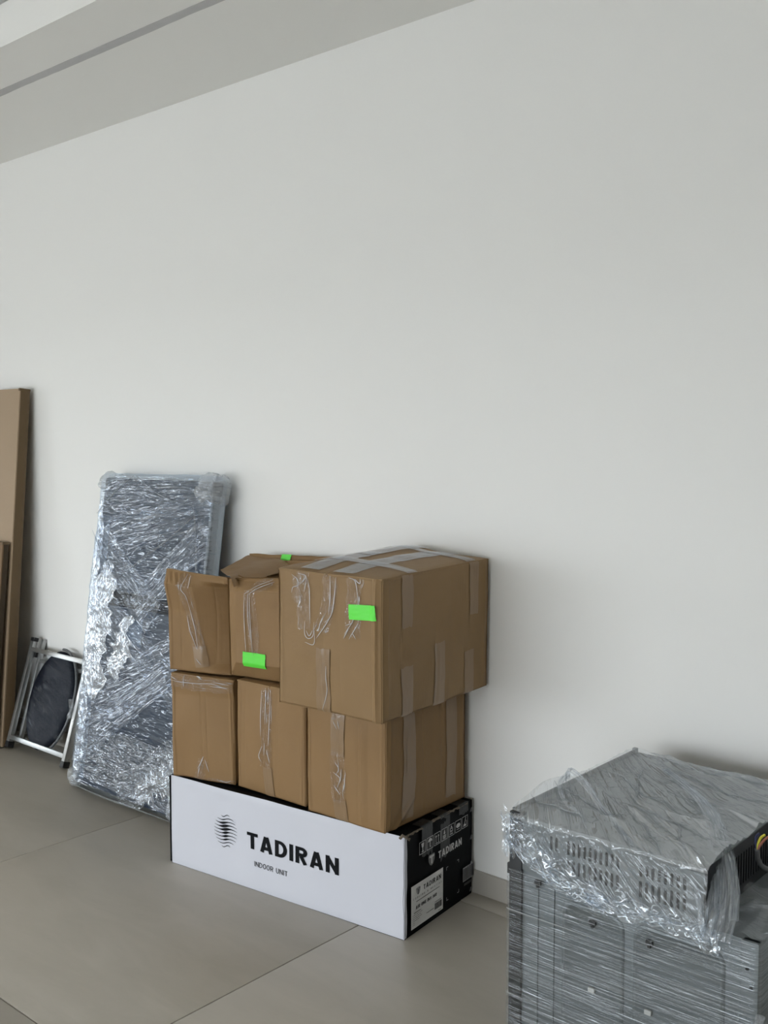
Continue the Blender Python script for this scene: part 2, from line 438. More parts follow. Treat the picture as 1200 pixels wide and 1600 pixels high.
struct('wall_back', [(ROOM_X0 - 0.2, ROOM_X1 + 0.2, 0.0, 0.2, -0.1, 3.1)], 'wall', label='plain white painted wall behind the boxes')
struct('wall_right', [(ROOM_X1, ROOM_X1 + 0.2, ROOM_Y0 - 0.2, 0.2, -0.1, 3.1)], 'wall')
y0, y1, z0, z1 = WIN1
struct('wall_left', [(ROOM_X0 - 0.2, ROOM_X0, ROOM_Y0 - 0.2, y0, -0.1, 3.1), (ROOM_X0 - 0.2, ROOM_X0, y1, 0.2, -0.1, 3.1), (ROOM_X0 - 0.2, ROOM_X0, y0, y1, z1, 3.1)], 'wall')
x0, x1, z0, z1 = WIN2
struct('wall_front', [(ROOM_X0 - 0.2, x0, ROOM_Y0 - 0.2, ROOM_Y0, -0.1, 3.1), (x1, ROOM_X1 + 0.2, ROOM_Y0 - 0.2, ROOM_Y0, -0.1, 3.1), (x0, x1, ROOM_Y0 - 0.2, ROOM_Y0, z1, 3.1)], 'wall')
def window(name, along, a0, a1, z0, z1, plane):
    r = bpy.data.objects.new(name, None); COL.objects.link(r); r['kind'] = 'structure'
    def bx(a, b, c, d, t0, t1):
        return (plane + t0, plane + t1, a, b, c, d) if along == 'y' else (a, b, plane + t0, plane + t1, c, d)
    mid = (a0 + a1) / 2
    boxes('window_frame', [bx(a0, a1, z0, z0 + 0.06, -0.1, -0.03), bx(a0, a1, z1 - 0.06, z1, -0.1, -0.03), bx(a0, a0 + 0.06, z0, z1, -0.1, -0.03), bx(a1 - 0.06, a1, z0, z1, -0.1, -0.03), bx(mid - 0.04, mid + 0.04, z0, z1, -0.1, -0.03)], 'white_frame', r)
    for (p, q) in ((a0 + 0.06, mid - 0.04), (mid + 0.04, a1 - 0.06)):
        boxes('pane', [bx(p, q, z0 + 0.06, z1 - 0.06, -0.068, -0.062)], 'glass', r)
window('window_1', 'y', *WIN1, ROOM_X0)
window('window_2', 'x', *WIN2, ROOM_Y0)

# unseen pale ground, added outside the windows to dim upper wall and ceiling
struct('added_ground', [(-40, ROOM_X0 - 0.2, -40, 12, -0.25, -0.06), (ROOM_X0 - 0.2, 30, -40, ROOM_Y0 - 0.2, -0.25, -0.06)], 'added_ground', label='unseen pale ground added outside the windows')

# dropped ceiling strip along the wall with an unpainted slot, then the higher main ceiling
struct('ceiling', [(ROOM_X0 - 0.2, ROOM_X1 + 0.2, ROOM_Y0 - 0.2, 0.2, 2.862, 3.1)], 'ceiling', label='main white ceiling above the dropped strip')
struct('trim_1', [(ROOM_X0, ROOM_X1, -0.488, 0.0, CEIL, 2.86)], 'ceiling', label='dropped white ceiling strip next to the wall')
struct('trim_2', [(ROOM_X0, ROOM_X1, -0.731, -0.523, CEIL, 2.826)], 'ceiling', label='outer dropped ceiling board beyond the slot')
# grey filler band in the slot, its lower edge ragged where the paint stops
vs, fs = [], []
N = 420
for i in range(N + 1):
    x = ROOM_X0 + (ROOM_X1 - ROOM_X0) * i / N
    k = noise.noise(Vector((x * 3.3, 0, 0))) + 0.7 * noise.noise(Vector((x * 14, 3, 0)))
    e1 = -0.486 - 0.006 * max(0.0, k)
    zz = CEIL - 0.0012
    vs += [(x, -0.5225, zz), (x, e1, zz), (x, e1, 2.72), (x, -0.5225, 2.72)]
    if i:
        a = 4 * (i - 1)
        for k2 in range(4):
            fs.append((a + k2, a + (k2 + 1) % 4, a + 4 + (k2 + 1) % 4, a + 4 + k2))
o = mesh_obj('trim_3', vs, fs, 'slot'); o['kind'] = 'structure'; o['label'] = 'grey unpainted slot running along the ceiling strip'
# baseboard: tile lengths with open joints
bb = bpy.data.objects.new('baseboard_back', None); COL.objects.link(bb); bb['kind'] = 'structure'
for i in range(-7, 7):
    a, b = max(TX0 + i * TS, ROOM_X0), min(TX0 + (i + 1) * TS, ROOM_X1)
    if b - a > 0.02:
        boxes('baseboard_tile', [(a + 0.001, b - 0.001, -0.010, 0.0, 0.0, 0.071)], 'baseboard', bb, bevel=0.0012)

# ------------------------------------------------------------------ cartons
FACES = {'front': ('fl', 'fr', 'FR', 'FL'), 'right': ('fr', 'br', 'BR', 'FR'), 'back': ('br', 'bl', 'BL', 'BR'),
         'left': ('bl', 'fl', 'FL', 'BL'), 'top': ('FL', 'FR', 'BR', 'BL'), 'bottom': ('bl', 'br', 'fr', 'fl')}
class Carton:
    """box given by eight world corners (lower case = bottom, upper case = top), with soft bulges and creases"""
    def __init__(s, label, corners, mat='card', bulge=None, rough=0.0022, custom=None, seed=0.0, group=None, name='cardboard_carton', top_flaps=True, cat='carton'):
        s.c = {k: Vector(v) for k, v in corners.items()}
        s.bulge = bulge or {}
        s.custom, s.rough, s.seed, s.mat = custom or {}, rough, seed, mat
        base = (s.c['fl'] + s.c['fr'] + s.c['br'] + s.c['bl']) / 4
        s.base = base
        s.root = thing(name, label, cat, base, group=group)
        s.n = {}
        for f, q in FACES.items():
            a, b, c, d = [s.c[k] for k in q]
            s.n[f] = (c - a).cross(d - b).normalized()
        if name:
            s.build(top_flaps)
    def P(s, f, u, v, off=0.0):
        a, b, c, d = [s.c[k] for k in FACES[f]]
        p = a * (1 - u) * (1 - v) + b * u * (1 - v) + c * u * v + d * (1 - u) * v
        e = min(u, 1 - u, v, 1 - v)
        mask = sm(e, -0.001, 0.10)
        d_ = s.bulge.get(f, 0.003) * 16 * u * (1 - u) * v * (1 - v)
        d_ += mask * s.rough * noise.noise(p * 11 + Vector((s.seed, 0, 0)))
        if f in s.custom:
            d_ += s.custom[f](u, v)
        if f in ('front', 'right'):
            for eu in (0.045, 0.955):   # pressed fold lines beside the upright edges
                w_ = abs(u - eu - 0.006 * math.sin(v * 5 + s.seed))
                d_ += 0.0030 * max(0.0, 1 - w_ / 0.022) * sm(min(v, 1 - v), 0.0, 0.06)
            for eu in (0.30 + 0.2 * math.sin(s.seed), 0.66 + 0.1 * math.cos(s.seed * 2)):   # faint score lines
                d_ -= 0.0012 * max(0.0, 1 - abs(u - eu - 0.01 * math.sin(v * 3 + s.seed)) / 0.018) * mask
        wv = noise.noise_vector(p * 5.5 + Vector((s.seed * 3, 1, 2))) * s.rough * 1.1 + noise.noise_vector(p * 24 + Vector((s.seed, 4, 2))) * s.rough * 0.35
        # rounded, slightly worn edges
        r = sm(0.016, 0, 0.016) and 0.0028 * (1 - sm(e, 0.0, 0.02))
        return p + wv + s.n[f] * (d_ + off - r) - s.base
    def build(s, top_flaps):
        vs, fs, uv = [], [], []
        n = 66
        for f in FACES:
            if f == 'top' and top_flaps: continue
            b = len(vs)
            a_, b_, c_, d_ = [s.c[k] for k in FACES[f]]
            wd, ht = (b_ - a_).length, (d_ - a_).length
            for j in range(n + 1):
                for i in range(n + 1):
                    u, v = i / n, j / n
                    vs.append(s.P(f, u, v)); uv.append((u * wd, v * ht))
            for j in range(n):
                for i in range(n):
                    q = b + j * (n + 1) + i
                    fs.append((q, q + 1, q + n + 2, q + n + 1))
        o = mesh_obj('carton_body', vs, fs, s.mat, s.root, uv, smooth=True)
        bm = bmesh.new(); bm.from_mesh(o.data)
        bmesh.ops.remove_doubles(bm, verts=bm.verts[:], dist=0.0009)
        bm.to_mesh(o.data); bm.free()
        o.data.set_sharp_from_angle(angle=0.24)
        if top_flaps:
            for side in (0, 1):
                s.flap('top', 0.003 + 0.5 * side, 0.4965 + 0.5 * side, 0.0, 1.0, 0.0006 + 0.0006 * side)
    def flap(s, f, u0, u1, v0, v1, off, name='flap', mat=None):
        vs, fs, uv = [], [], []
        nu, nv = 18, 30
        for lay in (0, 1):
            for j in range(nv + 1):
                for i in range(nu + 1):
                    u, v = u0 + (u1 - u0) * i / nu, v0 + (v1 - v0) * j / nv
                    vs.append(s.P(f, u, v, off + (0.004 if lay == 0 else -0.0005) - 0.002)); uv.append((v * 0.4, u * 0.3))
        m = (nu + 1) * (nv + 1)
        for j in range(nv):
            for i in range(nu):
                q = j * (nu + 1) + i
                fs.append((q, q + 1, q + nu + 2, q + nu + 1)); fs.append((m + q + nu + 1, m + q + nu + 2, m + q + 1, m + q))
        for i in range(nu):
            fs.append((i + 1, i, m + i, m + i + 1)); q = nv * (nu + 1) + i; fs.append((q, q + 1, m + q + 1, m + q))
        for j in range(nv):
            q = j * (nu + 1); fs.append((q, q + nu + 1, m + q + nu + 1, m + q)); q += nu; fs.append((q + nu + 1, q, m + q, m + q + nu + 1))
        o = mesh_obj(name, vs, fs, mat or s.mat, s.root, uv, smooth=True)
        o.data.set_sharp_from_angle(angle=0.8)
        return o
    def tape(s, f, p0, p1, width, mat='tape', name='tape_strip', crinkle=0.0004, ragged=0.0, off=0.0016, seg=None, bend=0.0):
        """strip from (u, v) p0 to p1 on face f, width in metres"""
        a_, b_, c_, d_ = [s.c[k] for k in FACES[f]]
        wd, ht = (b_ - a_).length, (d_ - a_).length
        A, B = Vector((p0[0] * wd, p0[1] * ht)), Vector((p1[0] * wd, p1[1] * ht))
        L = (B - A).length; T = (B - A) / L; Nn = Vector((-T.y, T.x))
        ns = seg or max(8, int(L / 0.006)); nw = 12
        sd = p0[0] * 31 + p0[1] * 17 + s.seed
        def fn(u, v):
            q = A + T * (L * u) + Nn * ((v - 0.5) * width * (1 + ragged * N3(u * 4, sd)) + bend * math.sin(u * PI) + ragged * 0.004 * N3(u * 9, sd + 4))
            if ragged and u in (0.0, 1.0):
                q += T * (0.004 * N3(v * 6, sd)) * (1 if u else -1)
            cr = crinkle * (1.0 + N3(u * L * 34, v * width * 120, sd) * 1.8 + 0.5 * N3(u * L * 70, v * width * 220, sd))
            return s.P(f, min(1, max(0, q.x / wd)), min(1, max(0, q.y / ht)), off + max(0, cr))
        return grid_obj(name, fn, ns, nw, mat, s.root, lambda u, v: (u * L * 10 + sd, v * width * 10 + sd))
def upright(bl4, z0, zt, lean=(0, 0)):
    c = {}
    for k, (x, y) in zip(('fl', 'fr', 'br', 'bl'), bl4):
        c[k] = (x, y, z0)
    for k, (x, y), z in zip(('FL', 'FR', 'BR', 'BL'), bl4, zt):
        c[k] = (x + lean[0], y + lean[1], z)
    return c

ROW = 'brown cartons stacked on the long white box'
ZB = 0.3030
# --- lower left
def a_front(u, v):
    return 0.006 * sm(v, 0.80, 0.9) * sm(1 - v, 0, 0.05) - 0.004 * sm(u, 0.0, 0.2) * (1 - sm(u, 0.2, 0.5)) * (1 - sm(v, 0.1, 0.5))
A = Carton('lower left brown carton with crinkled tape across its top edge', upright([(-2.690, -0.492), (-2.464, -0.420), (-2.566, -0.096), (-2.792, -0.168)], ZB, (0.645, 0.640, 0.636, 0.638), (-0.004, 0)), 'card', {'front': 0.006, 'top': 0.0}, custom={'front': a_front}, seed=1.3, group=ROW)
A.tape('front', (0.0, 0.94), (1.0, 0.93), 0.045, 'tape_crinkled', crinkle=0.0022, ragged=0.4)
A.tape('front', (0.25, 0.86), (0.25, 0.99), 0.028, 'tape_crinkled', crinkle=0.0016)
A.tape('front', (0.42, 0.02), (0.52, 0.20), 0.035, 'tape_crinkled', crinkle=0.0022, ragged=0.5)
A.tape('front', (0.35, 0.02), (1.0, 0.02), 0.014, 'tape_crinkled', crinkle=0.0022, ragged=0.5)
# --- lower middle
B = Carton('lower middle brown carton with one vertical tape strip', upright([(-2.452, -0.421), (-2.157, -0.411), (-2.166, -0.035), (-2.440, -0.045)], ZB, (0.648, 0.648, 0.648, 0.648)), 'card', {'front': 0.005, 'top': 0.0}, seed=4.2, group=ROW)
B.tape('front', (0.47, 0.98), (0.47, 0.38), 0.046, 'tape_crinkled', crinkle=0.0008, ragged=0.1)
B.tape('front', (0.47, 0.40), (0.46, 0.26), 0.050, 'tape_crinkled', crinkle=0.0030, ragged=0.4)
B.tape('front', (0.48, 0.26), (0.50, 0.0), 0.040, 'tape', crinkle=0.0004)
# --- lower right
def c_front(u, v):
    k = sm(v, 0.86, 1.0)
    return -0.010 * k * sm(u, 0.35, 0.7) * (0.7 + 0.5 * math.sin(u * 38)) * sm(1 - v, -0.01, 0.03) + 0.004 * (sm(u, 0.70, 0.715) - sm(u, 0.72, 0.80)) * (1 - sm(v, 0.8, 0.9)) * sm(v, 0, 0.1)
def c_right(u, v):
    return -0.008 * sm(v, 0.88, 1.0) * (1 - sm(u, 0.3, 0.6)) * sm(1 - v, -0.01, 0.03) + 0.004 * (1 - sm(abs(u - 0.12 - v * 0.9), 0.0, 0.05)) * (1 - sm(v, 0.1, 0.3))
C = Carton('lower right brown carton with two tape strips on its shaded side', upright([(-2.130, -0.428), (-1.834, -0.415), (-1.847, -0.027), (-2.138, -0.036)], ZB, (0.650, 0.650, 0.650, 0.650)), 'card', {'front': 0.006, 'right': 0.008, 'top': 0.0}, custom={'front': c_front, 'right': c_right}, seed=8.7, group=ROW)
C.tape('front', (0.42, 0.98), (0.42, 0.55), 0.050, 'tape', crinkle=0.0008)
C.tape('front', (0.42, 0.97), (0.43, 0.85), 0.045, 'tape_crinkled', crinkle=0.002, ragged=0.3)
C.tape('front', (0.42, 0.58), (0.44, 0.16), 0.050, 'tape_crinkled', crinkle=0.0024, ragged=0.35)
C.tape('front', (0.44, 0.18), (0.46, 0.0), 0.050, 'tape', crinkle=0.0006)
C.tape('right', (0.27, 1.0), (0.245, 0.05), 0.056, 'tape', crinkle=0.00015, ragged=0.15)
C.tape('right', (0.28, 0.80), (0.26, 0.40), 0.038, 'tape', crinkle=0.0003, ragged=0.4, off=0.0024)
C.tape('right', (0.80, 1.0), (0.785, 0.08), 0.056, 'tape', crinkle=0.00015, ragged=0.15)
# --- upper left
def a2_front(u, v):
    return (-0.060 * max(0.0, (u - 0.50 - 0.12 * (0.5 - v)) / 0.5) * sm(1 - u, -0.01, 0.02) * (1 - sm(v, 0.86, 0.95)) * sm(v, 0, 0.1)
            + 0.020 * max(0.0, min((v - 0.60) / 0.26, (0.995 - v) / 0.135)) * (1 - 0.5 * sm(u, 0.6, 1))
            + 0.0022 * math.sin(u * 70 + v * 30) * sm(v, 0.85, 0.92) * (1 - sm(u, 0.3, 0.5)) * sm(u, 0.03, 0.1) * sm(1 - v, 0.0, 0.04))
A2 = Carton('upper left dented brown carton with one crinkled tape strip', upright([(-2.702, -0.489), (-2.482, -0.418), (-2.566, -0.145), (-2.786, -0.216)], 0.6535, (0.984, 0.966, 0.915, 0.925), (-0.006, -0.004)), 'card', {'front': 0.004, 'top': -0.01}, custom={'front': a2_front}, seed=12.1, group=ROW, rough=0.003)
A2.tape('front', (0.38, 0.99), (0.31, 0.86), 0.042, 'tape_crinkled', crinkle=0.0014)
A2.tape('front', (0.31, 0.88), (0.50, 0.24), 0.042, 'tape_crinkled', crinkle=0.0020, ragged=0.25)
A2.tape('front', (0.49, 0.27), (0.54, 0.06), 0.046, 'tape', crinkle=0.0007)
# --- upper middle: sunken top, flaring back corner
def b2_front(u, v):
    return 0.036 * min(min(1, max(0, u / 0.17)), min(1, max(0, v / 0.17)), min(1, max(0, (1.0 - u) / 0.1))) * (1 - sm(v, 0.88, 0.985)) - 0.012 * sm(v, 0.93, 1.0) * (1 - sm(u, 0, 0.3)) * sm(u, 0.03, 0.1) * sm(1 - v, 0, 0.01)
def b2_top(u, v):
    return -0.046 * sm(u, 0.01, 0.20) * sm(1 - v, 0.01, 0.14) * sm(v, 0.02, 0.24) * sm(1 - u, 0, 0.2) + 0.006 * math.sin(u * 17 + v * 11) * sm(min(u, v, 1 - u, 1 - v), 0, 0.15)
c = upright([(-2.473, -0.424), (-2.178, -0.366), (-2.226, -0.055), (-2.560, -0.110)], 0.6585, (0.966, 0.990, 1.010, 0.986), (-0.004, -0.003))
c['BL'] = (-2.585, -0.108, 0.986)
B2 = Carton('upper middle brown carton with sagging top and a green mark on front', c, 'card', {'front': 0.0, 'top': 0.0, 'left': -0.004}, custom={'front': b2_front, 'top': b2_top}, seed=15.5, group=ROW, rough=0.003, top_flaps=False)
B2.flap('top', 0.06, 0.55, 0.10, 0.50, 0.004); B2.flap('top', 0.10, 0.96, 0.50, 0.88, 0.010)
# side flap folded outwards over the neighbour, and a short crumpled front flap
def b2_flap(u, v):
    a_ = Vector((-2.477, -0.426, 0.975)).lerp(Vector((-2.588, -0.108, 0.992)), u)
    o_ = Vector((-2.604, -0.355, 0.976)).lerp(Vector((-2.748, -0.105, 0.993)), u)
    v = v * 1.5 - 0.5
    return a_.lerp(o_, v) + Vector((0, 0, 0.003 * N3(u * 4, v * 3, 2) - 0.004 * math.sin(PI * max(0, v)) - (0.10 * v * v if v < 0 else 0))) - B2.base
grid_obj('side_flap', b2_flap, 24, 15, 'card', B2.root)
def b2_front_flap(u, v):
    a_ = Vector((-2.470, -0.428, 0.968)).lerp(Vector((-2.185, -0.370, 0.992)), u)
    return a_ + Vector((0.004 * N3(u * 9, v), 0.095 * v, -0.030 * v + 0.010 * N3(u * 6, v * 3, 7) * math.sin(PI * v))) - B2.base
grid_obj('front_flap', b2_front_flap, 30, 12, 'card', B2.root)
def b2_back_flap(u, v):
    a_ = Vector((-2.748, -0.100, 0.972)).lerp(Vector((-2.235, -0.050, 0.990)), u)
    w_ = math.sin(min(v, 1 - v) * 2 * PI * 0.5)
    k = v * 2 if v < 0.5 else 2 - v * 2
    return a_ + Vector((0, 0.0 if v <= 0.5 else 0.005, 0.026 * k + 0.003 * N3(u * 7, 1.0))) - B2.base
grid_obj('back_flap', b2_back_flap, 40, 8, 'card', B2.root)
B2.tape('front', (0.36, 0.90), (0.42, 0.22), 0.040, 'tape_crinkled', crinkle=0.0010, ragged=0.12)
B2.tape('front', (0.58, 0.985), (0.37, 0.91), 0.040, 'tape_crinkled', crinkle=0.0012)
B2.tape('front', (0.265, 0.215), (0.545, 0.205), 0.046, 'green', 'green_tape', crinkle=0.0005, off=0.0030)
# --- big top carton
def d_top(u, v):
    return 0.020 * math.sin(PI * v) ** 0.8 * (1 - u) ** 0.7 * sm(u, -0.05, 0.3) + 0.010 * (1 - sm(abs(u - 0.3), 0, 0.3)) * sm(v, 0.5, 0.95)
def d_front(u, v):
    return 0.006 * sm(u, 0.91, 0.93) * (1 - sm(u, 0.955, 0.98)) + 0.0025 * (1 - sm(abs(u - 0.46), 0.0, 0.02)) * (1 - sm(v, 0.4, 0.5)) - 0.005 * (1 - sm(u, 0.0, 0.06)) * sm(u, 0.004, 0.02) * sm(v, 0.4, 0.7) * sm(1 - v, 0, 0.1)
Dc = upright([(-2.106, -0.562), (-1.731, -0.549), (-1.774, -0.014), (-2.142, -0.022)], 0.6605, (1.042, 1.041, 1.046, 1.055))
D_ = Carton('largest brown carton on top at right with a green mark on front', Dc, 'card_grey', {'front': 0.006, 'right': 0.006, 'top': 0.004}, custom={'top': d_top, 'front': d_front}, seed=21.0, group=ROW)
TW = 0.048
for u in (0.30, 0.62):
    D_.tape('top', (u, 0.02), (u + 0.02, 0.98), TW + 0.022, 'tape_top', crinkle=0.0005, off=0.0042)
D_.tape('top', (0.05, 0.28), (0.995, 0.26), TW, 'tape_top', crinkle=0.0005, off=0.0050)
D_.tape('top', (0.05, 0.83), (0.995, 0.82), TW, 'tape_top', crinkle=0.0005, off=0.0050)
D_.tape('top', (0.05, 0.50), (0.40, 0.50), TW, 'tape_top', crinkle=0.0005, off=0.0054)
D_.tape('front', (0.26, 0.995), (0.28, 0.58), 0.050, 'tape_crinkled', crinkle=0.0034, ragged=0.5)
D_.tape('front', (0.20, 0.96), (0.21, 0.76), 0.030, 'tape_crinkled', crinkle=0.0026, ragged=0.5)
D_.tape('front', (0.53, 0.99), (0.44, 0.58), 0.046, 'tape_crinkled', crinkle=0.0030, ragged=0.5, bend=0.014)
D_.tape('front', (0.76, 0.985), (0.75, 0.58), 0.050, 'tape_crinkled', crinkle=0.0026, ragged=0.35)
D_.tape('front', (0.47, 0.46), (0.45, 0.0), 0.050, 'tape', crinkle=0.0007, ragged=0.1)
D_.tape('front', (0.72, 0.755), (0.965, 0.772), 0.040, 'green', 'green_tape', crinkle=0.0005, off=0.0050)
for (u, v0, v1, nm) in ((0.21, 1.0, 0.63, 0), (0.845, 1.0, 0.60, 1), (0.215, 0.0, 0.35, 2), (0.50, 0.0, 0.46, 3), (0.80, 0.0, 0.33, 4)):
    D_.tape('right', (u, v0), (u - 0.012, v1), 0.050, 'tape', crinkle=0.00015, ragged=0.15)

# raised wrinkles in the tape: glints painted as short milky lines, too fine to tell apart
WRINKLES = {
    'D_': [[(0.154,0.964),(0.206,0.936),(0.219,0.89),(0.167,0.871),(0.153,0.833)],[(0.213,0.978),(0.297,0.962),(0.283,0.849)],[(0.297,0.957),(0.251,0.907)],[(0.31,0.954),(0.335,0.877),(0.34,0.739),(0.346,0.624)],[(0.231,0.821),(0.244,0.785),(0.218,0.736)],[(0.288,0.64),(0.294,0.548),(0.332,0.52),(0.377,0.548),(0.384,0.642)],[(0.293,0.492),(0.383,0.484),(0.39,0.582)],[(0.307,0.573),(0.339,0.539),(0.371,0.58)],[(0.529,0.991),(0.541,0.851),(0.528,0.713)],[(0.591,0.987),(0.584,0.878),(0.571,0.763),(0.54,0.691),(0.484,0.648)],[(0.571,0.74),(0.503,0.641),(0.408,0.529)],[(0.521,0.621),(0.496,0.581),(0.527,0.598)],[(0.699,0.992),(0.765,0.971),(0.788,0.884),(0.8,0.809)],[(0.806,0.992),(0.806,0.957),(0.759,0.984)],[(0.77,0.739),(0.746,0.682),(0.674,0.593)],[(0.805,0.685),(0.716,0.562)],[(0.758,0.684),(0.686,0.653)],[(0.746,0.611),(0.781,0.57)],[(0.716,0.643),(0.668,0.561)],[(0.501,0.342),(0.495,0.249),(0.5,0.157),(0.45,0.019)]],
    'A2': [[(0.366,0.981),(0.289,0.84),(0.351,0.768),(0.381,0.675)],[(0.418,0.973),(0.405,0.85)],[(0.381,0.675),(0.41,0.568),(0.459,0.423),(0.487,0.251)],[(0.336,0.562),(0.375,0.417),(0.436,0.305),(0.477,0.243)],[(0.454,0.145),(0.536,0.085)]],
    'B2': [[(0.299,0.856),(0.295,0.575),(0.309,0.288)],[(0.34,0.856),(0.345,0.609),(0.375,0.388)],[(0.364,0.863),(0.369,0.578),(0.39,0.262)],[(0.307,0.862),(0.414,0.932),(0.576,0.987)],[(0.348,0.856),(0.455,0.919),(0.6,0.968)]],
    'A': [[(0.007,0.932),(0.174,0.927),(0.433,0.935),(0.687,0.949),(0.938,0.915)],[(0.018,0.97),(0.122,0.941)],[(0.227,0.962),(0.236,0.889)],[(0.688,0.968),(0.958,0.959)],[(0.687,0.925),(0.938,0.927)],[(0.415,0.111),(0.478,0.179),(0.521,0.244)],[(0.541,0.215),(0.6,0.096)],[(0.721,0.027),(0.872,0.023),(0.953,0.043)]],
    'B': [[(0.393,0.951),(0.39,0.706),(0.397,0.531)],[(0.46,0.959),(0.456,0.657)],[(0.526,0.957),(0.521,0.609),(0.51,0.462)],[(0.415,0.446),(0.366,0.35),(0.403,0.298)],[(0.481,0.428),(0.527,0.308)],[(0.454,0.482),(0.443,0.363)]],
    'C': [[(0.367,0.841),(0.416,0.778)],[(0.424,0.849),(0.449,0.783)],[(0.398,0.493),(0.447,0.447),(0.406,0.386)],[(0.373,0.407),(0.463,0.369),(0.422,0.28)],[(0.48,0.453),(0.471,0.343)],[(0.38,0.3),(0.463,0.233)]],
}
for nm, car in (('D_', D_), ('A2', A2), ('B2', B2), ('A', A), ('B', B), ('C', C)):
    V_, F_, U_ = [], [], []
    for pl in WRINKLES[nm]:
        pp = [car.P('front', max(0.01, min(0.99, u)), max(0.01, min(0.992, v)), 0.0046 if nm != 'A' else 0.0052) for u, v in pl]
        pp = catmull(pp, 7)
        vv, ff, uu = tube_data(pp, lambda t: 0.0012 * (0.35 + 0.75 * math.sin(PI * t)), 5, flat=0.7, jitter=0.5)
        k = len(V_); V_ += vv; U_ += uu; F_ += [tuple(i + k for i in f) for f in ff]
    o = mesh_obj('tape_wrinkles', V_, F_, 'wrinkle', car.root, U_, smooth=True); o['kind'] = 'stuff'

# green mark folded over the back rim of the upper middle carton
def gfn(u, v):
    a_ = Vector((-2.748, -0.100, 0.972)).lerp(Vector((-2.235, -0.050, 0.990)), 0.300 + 0.085 * u - 0.012 * v)
    return a_ + Vector((0, -0.0022 - 0.004 * v, 0.0285 - 0.026 * v)) - B2.base
grid_obj('green_tape', gfn, 8, 8, 'green', B2.root)

# ------------------------------------------------------------------ long printed box under the cartons
ang = math.radians(5.8)
BW, BD, BH = 0.934, 0.372, 0.2970
fl = Vector((-2.719, -0.482, 0))
exv, eyv = Vector((math.cos(ang), math.sin(ang), 0)), Vector((-math.sin(ang), math.cos(ang), 0))
ctr = fl + exv * BW / 2 + eyv * BD / 2
ub = thing('unit_box', 'long white and black printed box on the floor beneath the cartons', 'box', ctr, (0, 0, ang))
def lp(x, y, z): return (x - BW / 2, y - BD / 2, z)
vs, fs, fm = [], [], []
n1, n2, n3 = 60, 26, 24
def add_grid(fn, nu, nv, mi):
    b = len(vs)
    for j in range(nv + 1):
        for i in range(nu + 1):
            vs.append(fn(i / nu, j / nv))
    for j in range(nv):
        for i in range(nu):
            q = b + j * (nu + 1) + i
            fs.append((q, q + 1, q + nu + 2, q + nu + 1)); fm.append(mi(i / nu, j / nv) if callable(mi) else mi)
def dent(x, z): # shallow dents in the white face
    d = 0.0
    for (cx, cz, r, a) in ((0.10, 0.255, 0.02, 0.003), (0.245, 0.255, 0.018, 0.004), (0.13, 0.10, 0.022, 0.003), (0.80, 0.285, 0.03, 0.006), (0.62, 0.205, 0.012, 0.002), (0.42, 0.10, 0.010, 0.002)):
        d += a * math.exp(-((x - cx) ** 2 + (z - cz) ** 2) / (r * r))
    return d + 0.0012 * N3(x * 5, z * 5, 2)
def topz(x): return BH - 0.004 * sm(0.08, x, 0.0001) if False else BH + 0.002 * N3(x * 6, 1.0)
def edge(u, v): return 0.002 * (1 - sm(min(u, 1 - u, v, 1 - v), 0, 0.02))
add_grid(lambda u, v: lp(u * BW, 0.0 + dent(u * BW, v * BH) + edge(u, v), v * topz(u * BW)), n1, n2, 0)
add_grid(lambda u, v: lp(BW - 0.0015 * N3(u * 3, v * 4) * 2 - edge(u, v) - 0.004 * sm(v, 0.8, 1) * math.sin(u * 9), u * BD, v * topz(BW)), n3, n2, lambda u, v: 0 if u < 0.03 else 1)
add_grid(lambda u, v: lp(BW * (1 - u), BD, v * BH), 12, 8, 1)
add_grid(lambda u, v: lp(-0.003 * math.sin(v * PI * 1.0) * sm(v, 0, .3) + edge(u, v), BD * (1 - u), v * topz(0)), n3, n2, 1)
add_grid(lambda u, v: lp(u * BW, v * BD, topz(u * BW) - 0.003 * math.sin(PI * v) + 0.0), n1, n3, 1)
add_grid(lambda u, v: lp(BW * u, BD * (1 - v), 0.0), 6, 6, 1)
body = mesh_obj('box_body', vs, fs, None, ub, smooth=True, mats=['white_print', 'black_print'], fmat=fm)
body.data.set_sharp_from_angle(angle=0.7)
def on_front(name, v2, f2, mat, off=0.0012):
    return mesh_obj(name, [lp(x, -off + min(0.0, 0) + dent(x, z), z) for (x, z) in v2], f2, mat, ub)
def on_right(name, v2, f2, mat, off=0.006):
    return mesh_obj(name, [lp(BW + off, y, z) for (y, z) in v2], f2, mat, ub)
def quads(rects):
    v2, f2 = [], []
    for (a, b, c, d) in rects:
        k = len(v2); v2 += [(a, c), (b, c), (b, d), (a, d)]; f2.append((k, k + 1, k + 2, k + 3))
    return v2, f2
def frame_r(a, b, c, d, t): return [(a, b, c, c + t), (a, b, d - t, d), (a, a + t, c + t, d - t), (b - t, b, c + t, d - t)]
def poly(pts):
    return [tuple(p) for p in pts], [tuple(range(len(pts)))]
def merge(*parts):
    v2, f2 = [], []
    for (v, f) in parts:
        k = len(v2); v2 += list(v); f2 += [tuple(i + k for i in q) for q in f]
    return v2, f2
# front lettering
v2, f2 = text_mesh('TADIRAN', 0.07, 0.125, 0.20)
o = on_front('printed_lettering', fit(v2, 0.342, 0.705, 0.128, 0.182), f2, 'ink'); o['label'] = 'large black lettering TADIRAN'
v2, f2 = text_mesh('INDOOR UNIT', 0.02, 0.15, 0.12)
o = on_front('printed_caption', fit(v2, 0.372, 0.507, 0.077, 0.0935), f2, 'ink'); o['label'] = 'small black caption INDOOR UNIT'
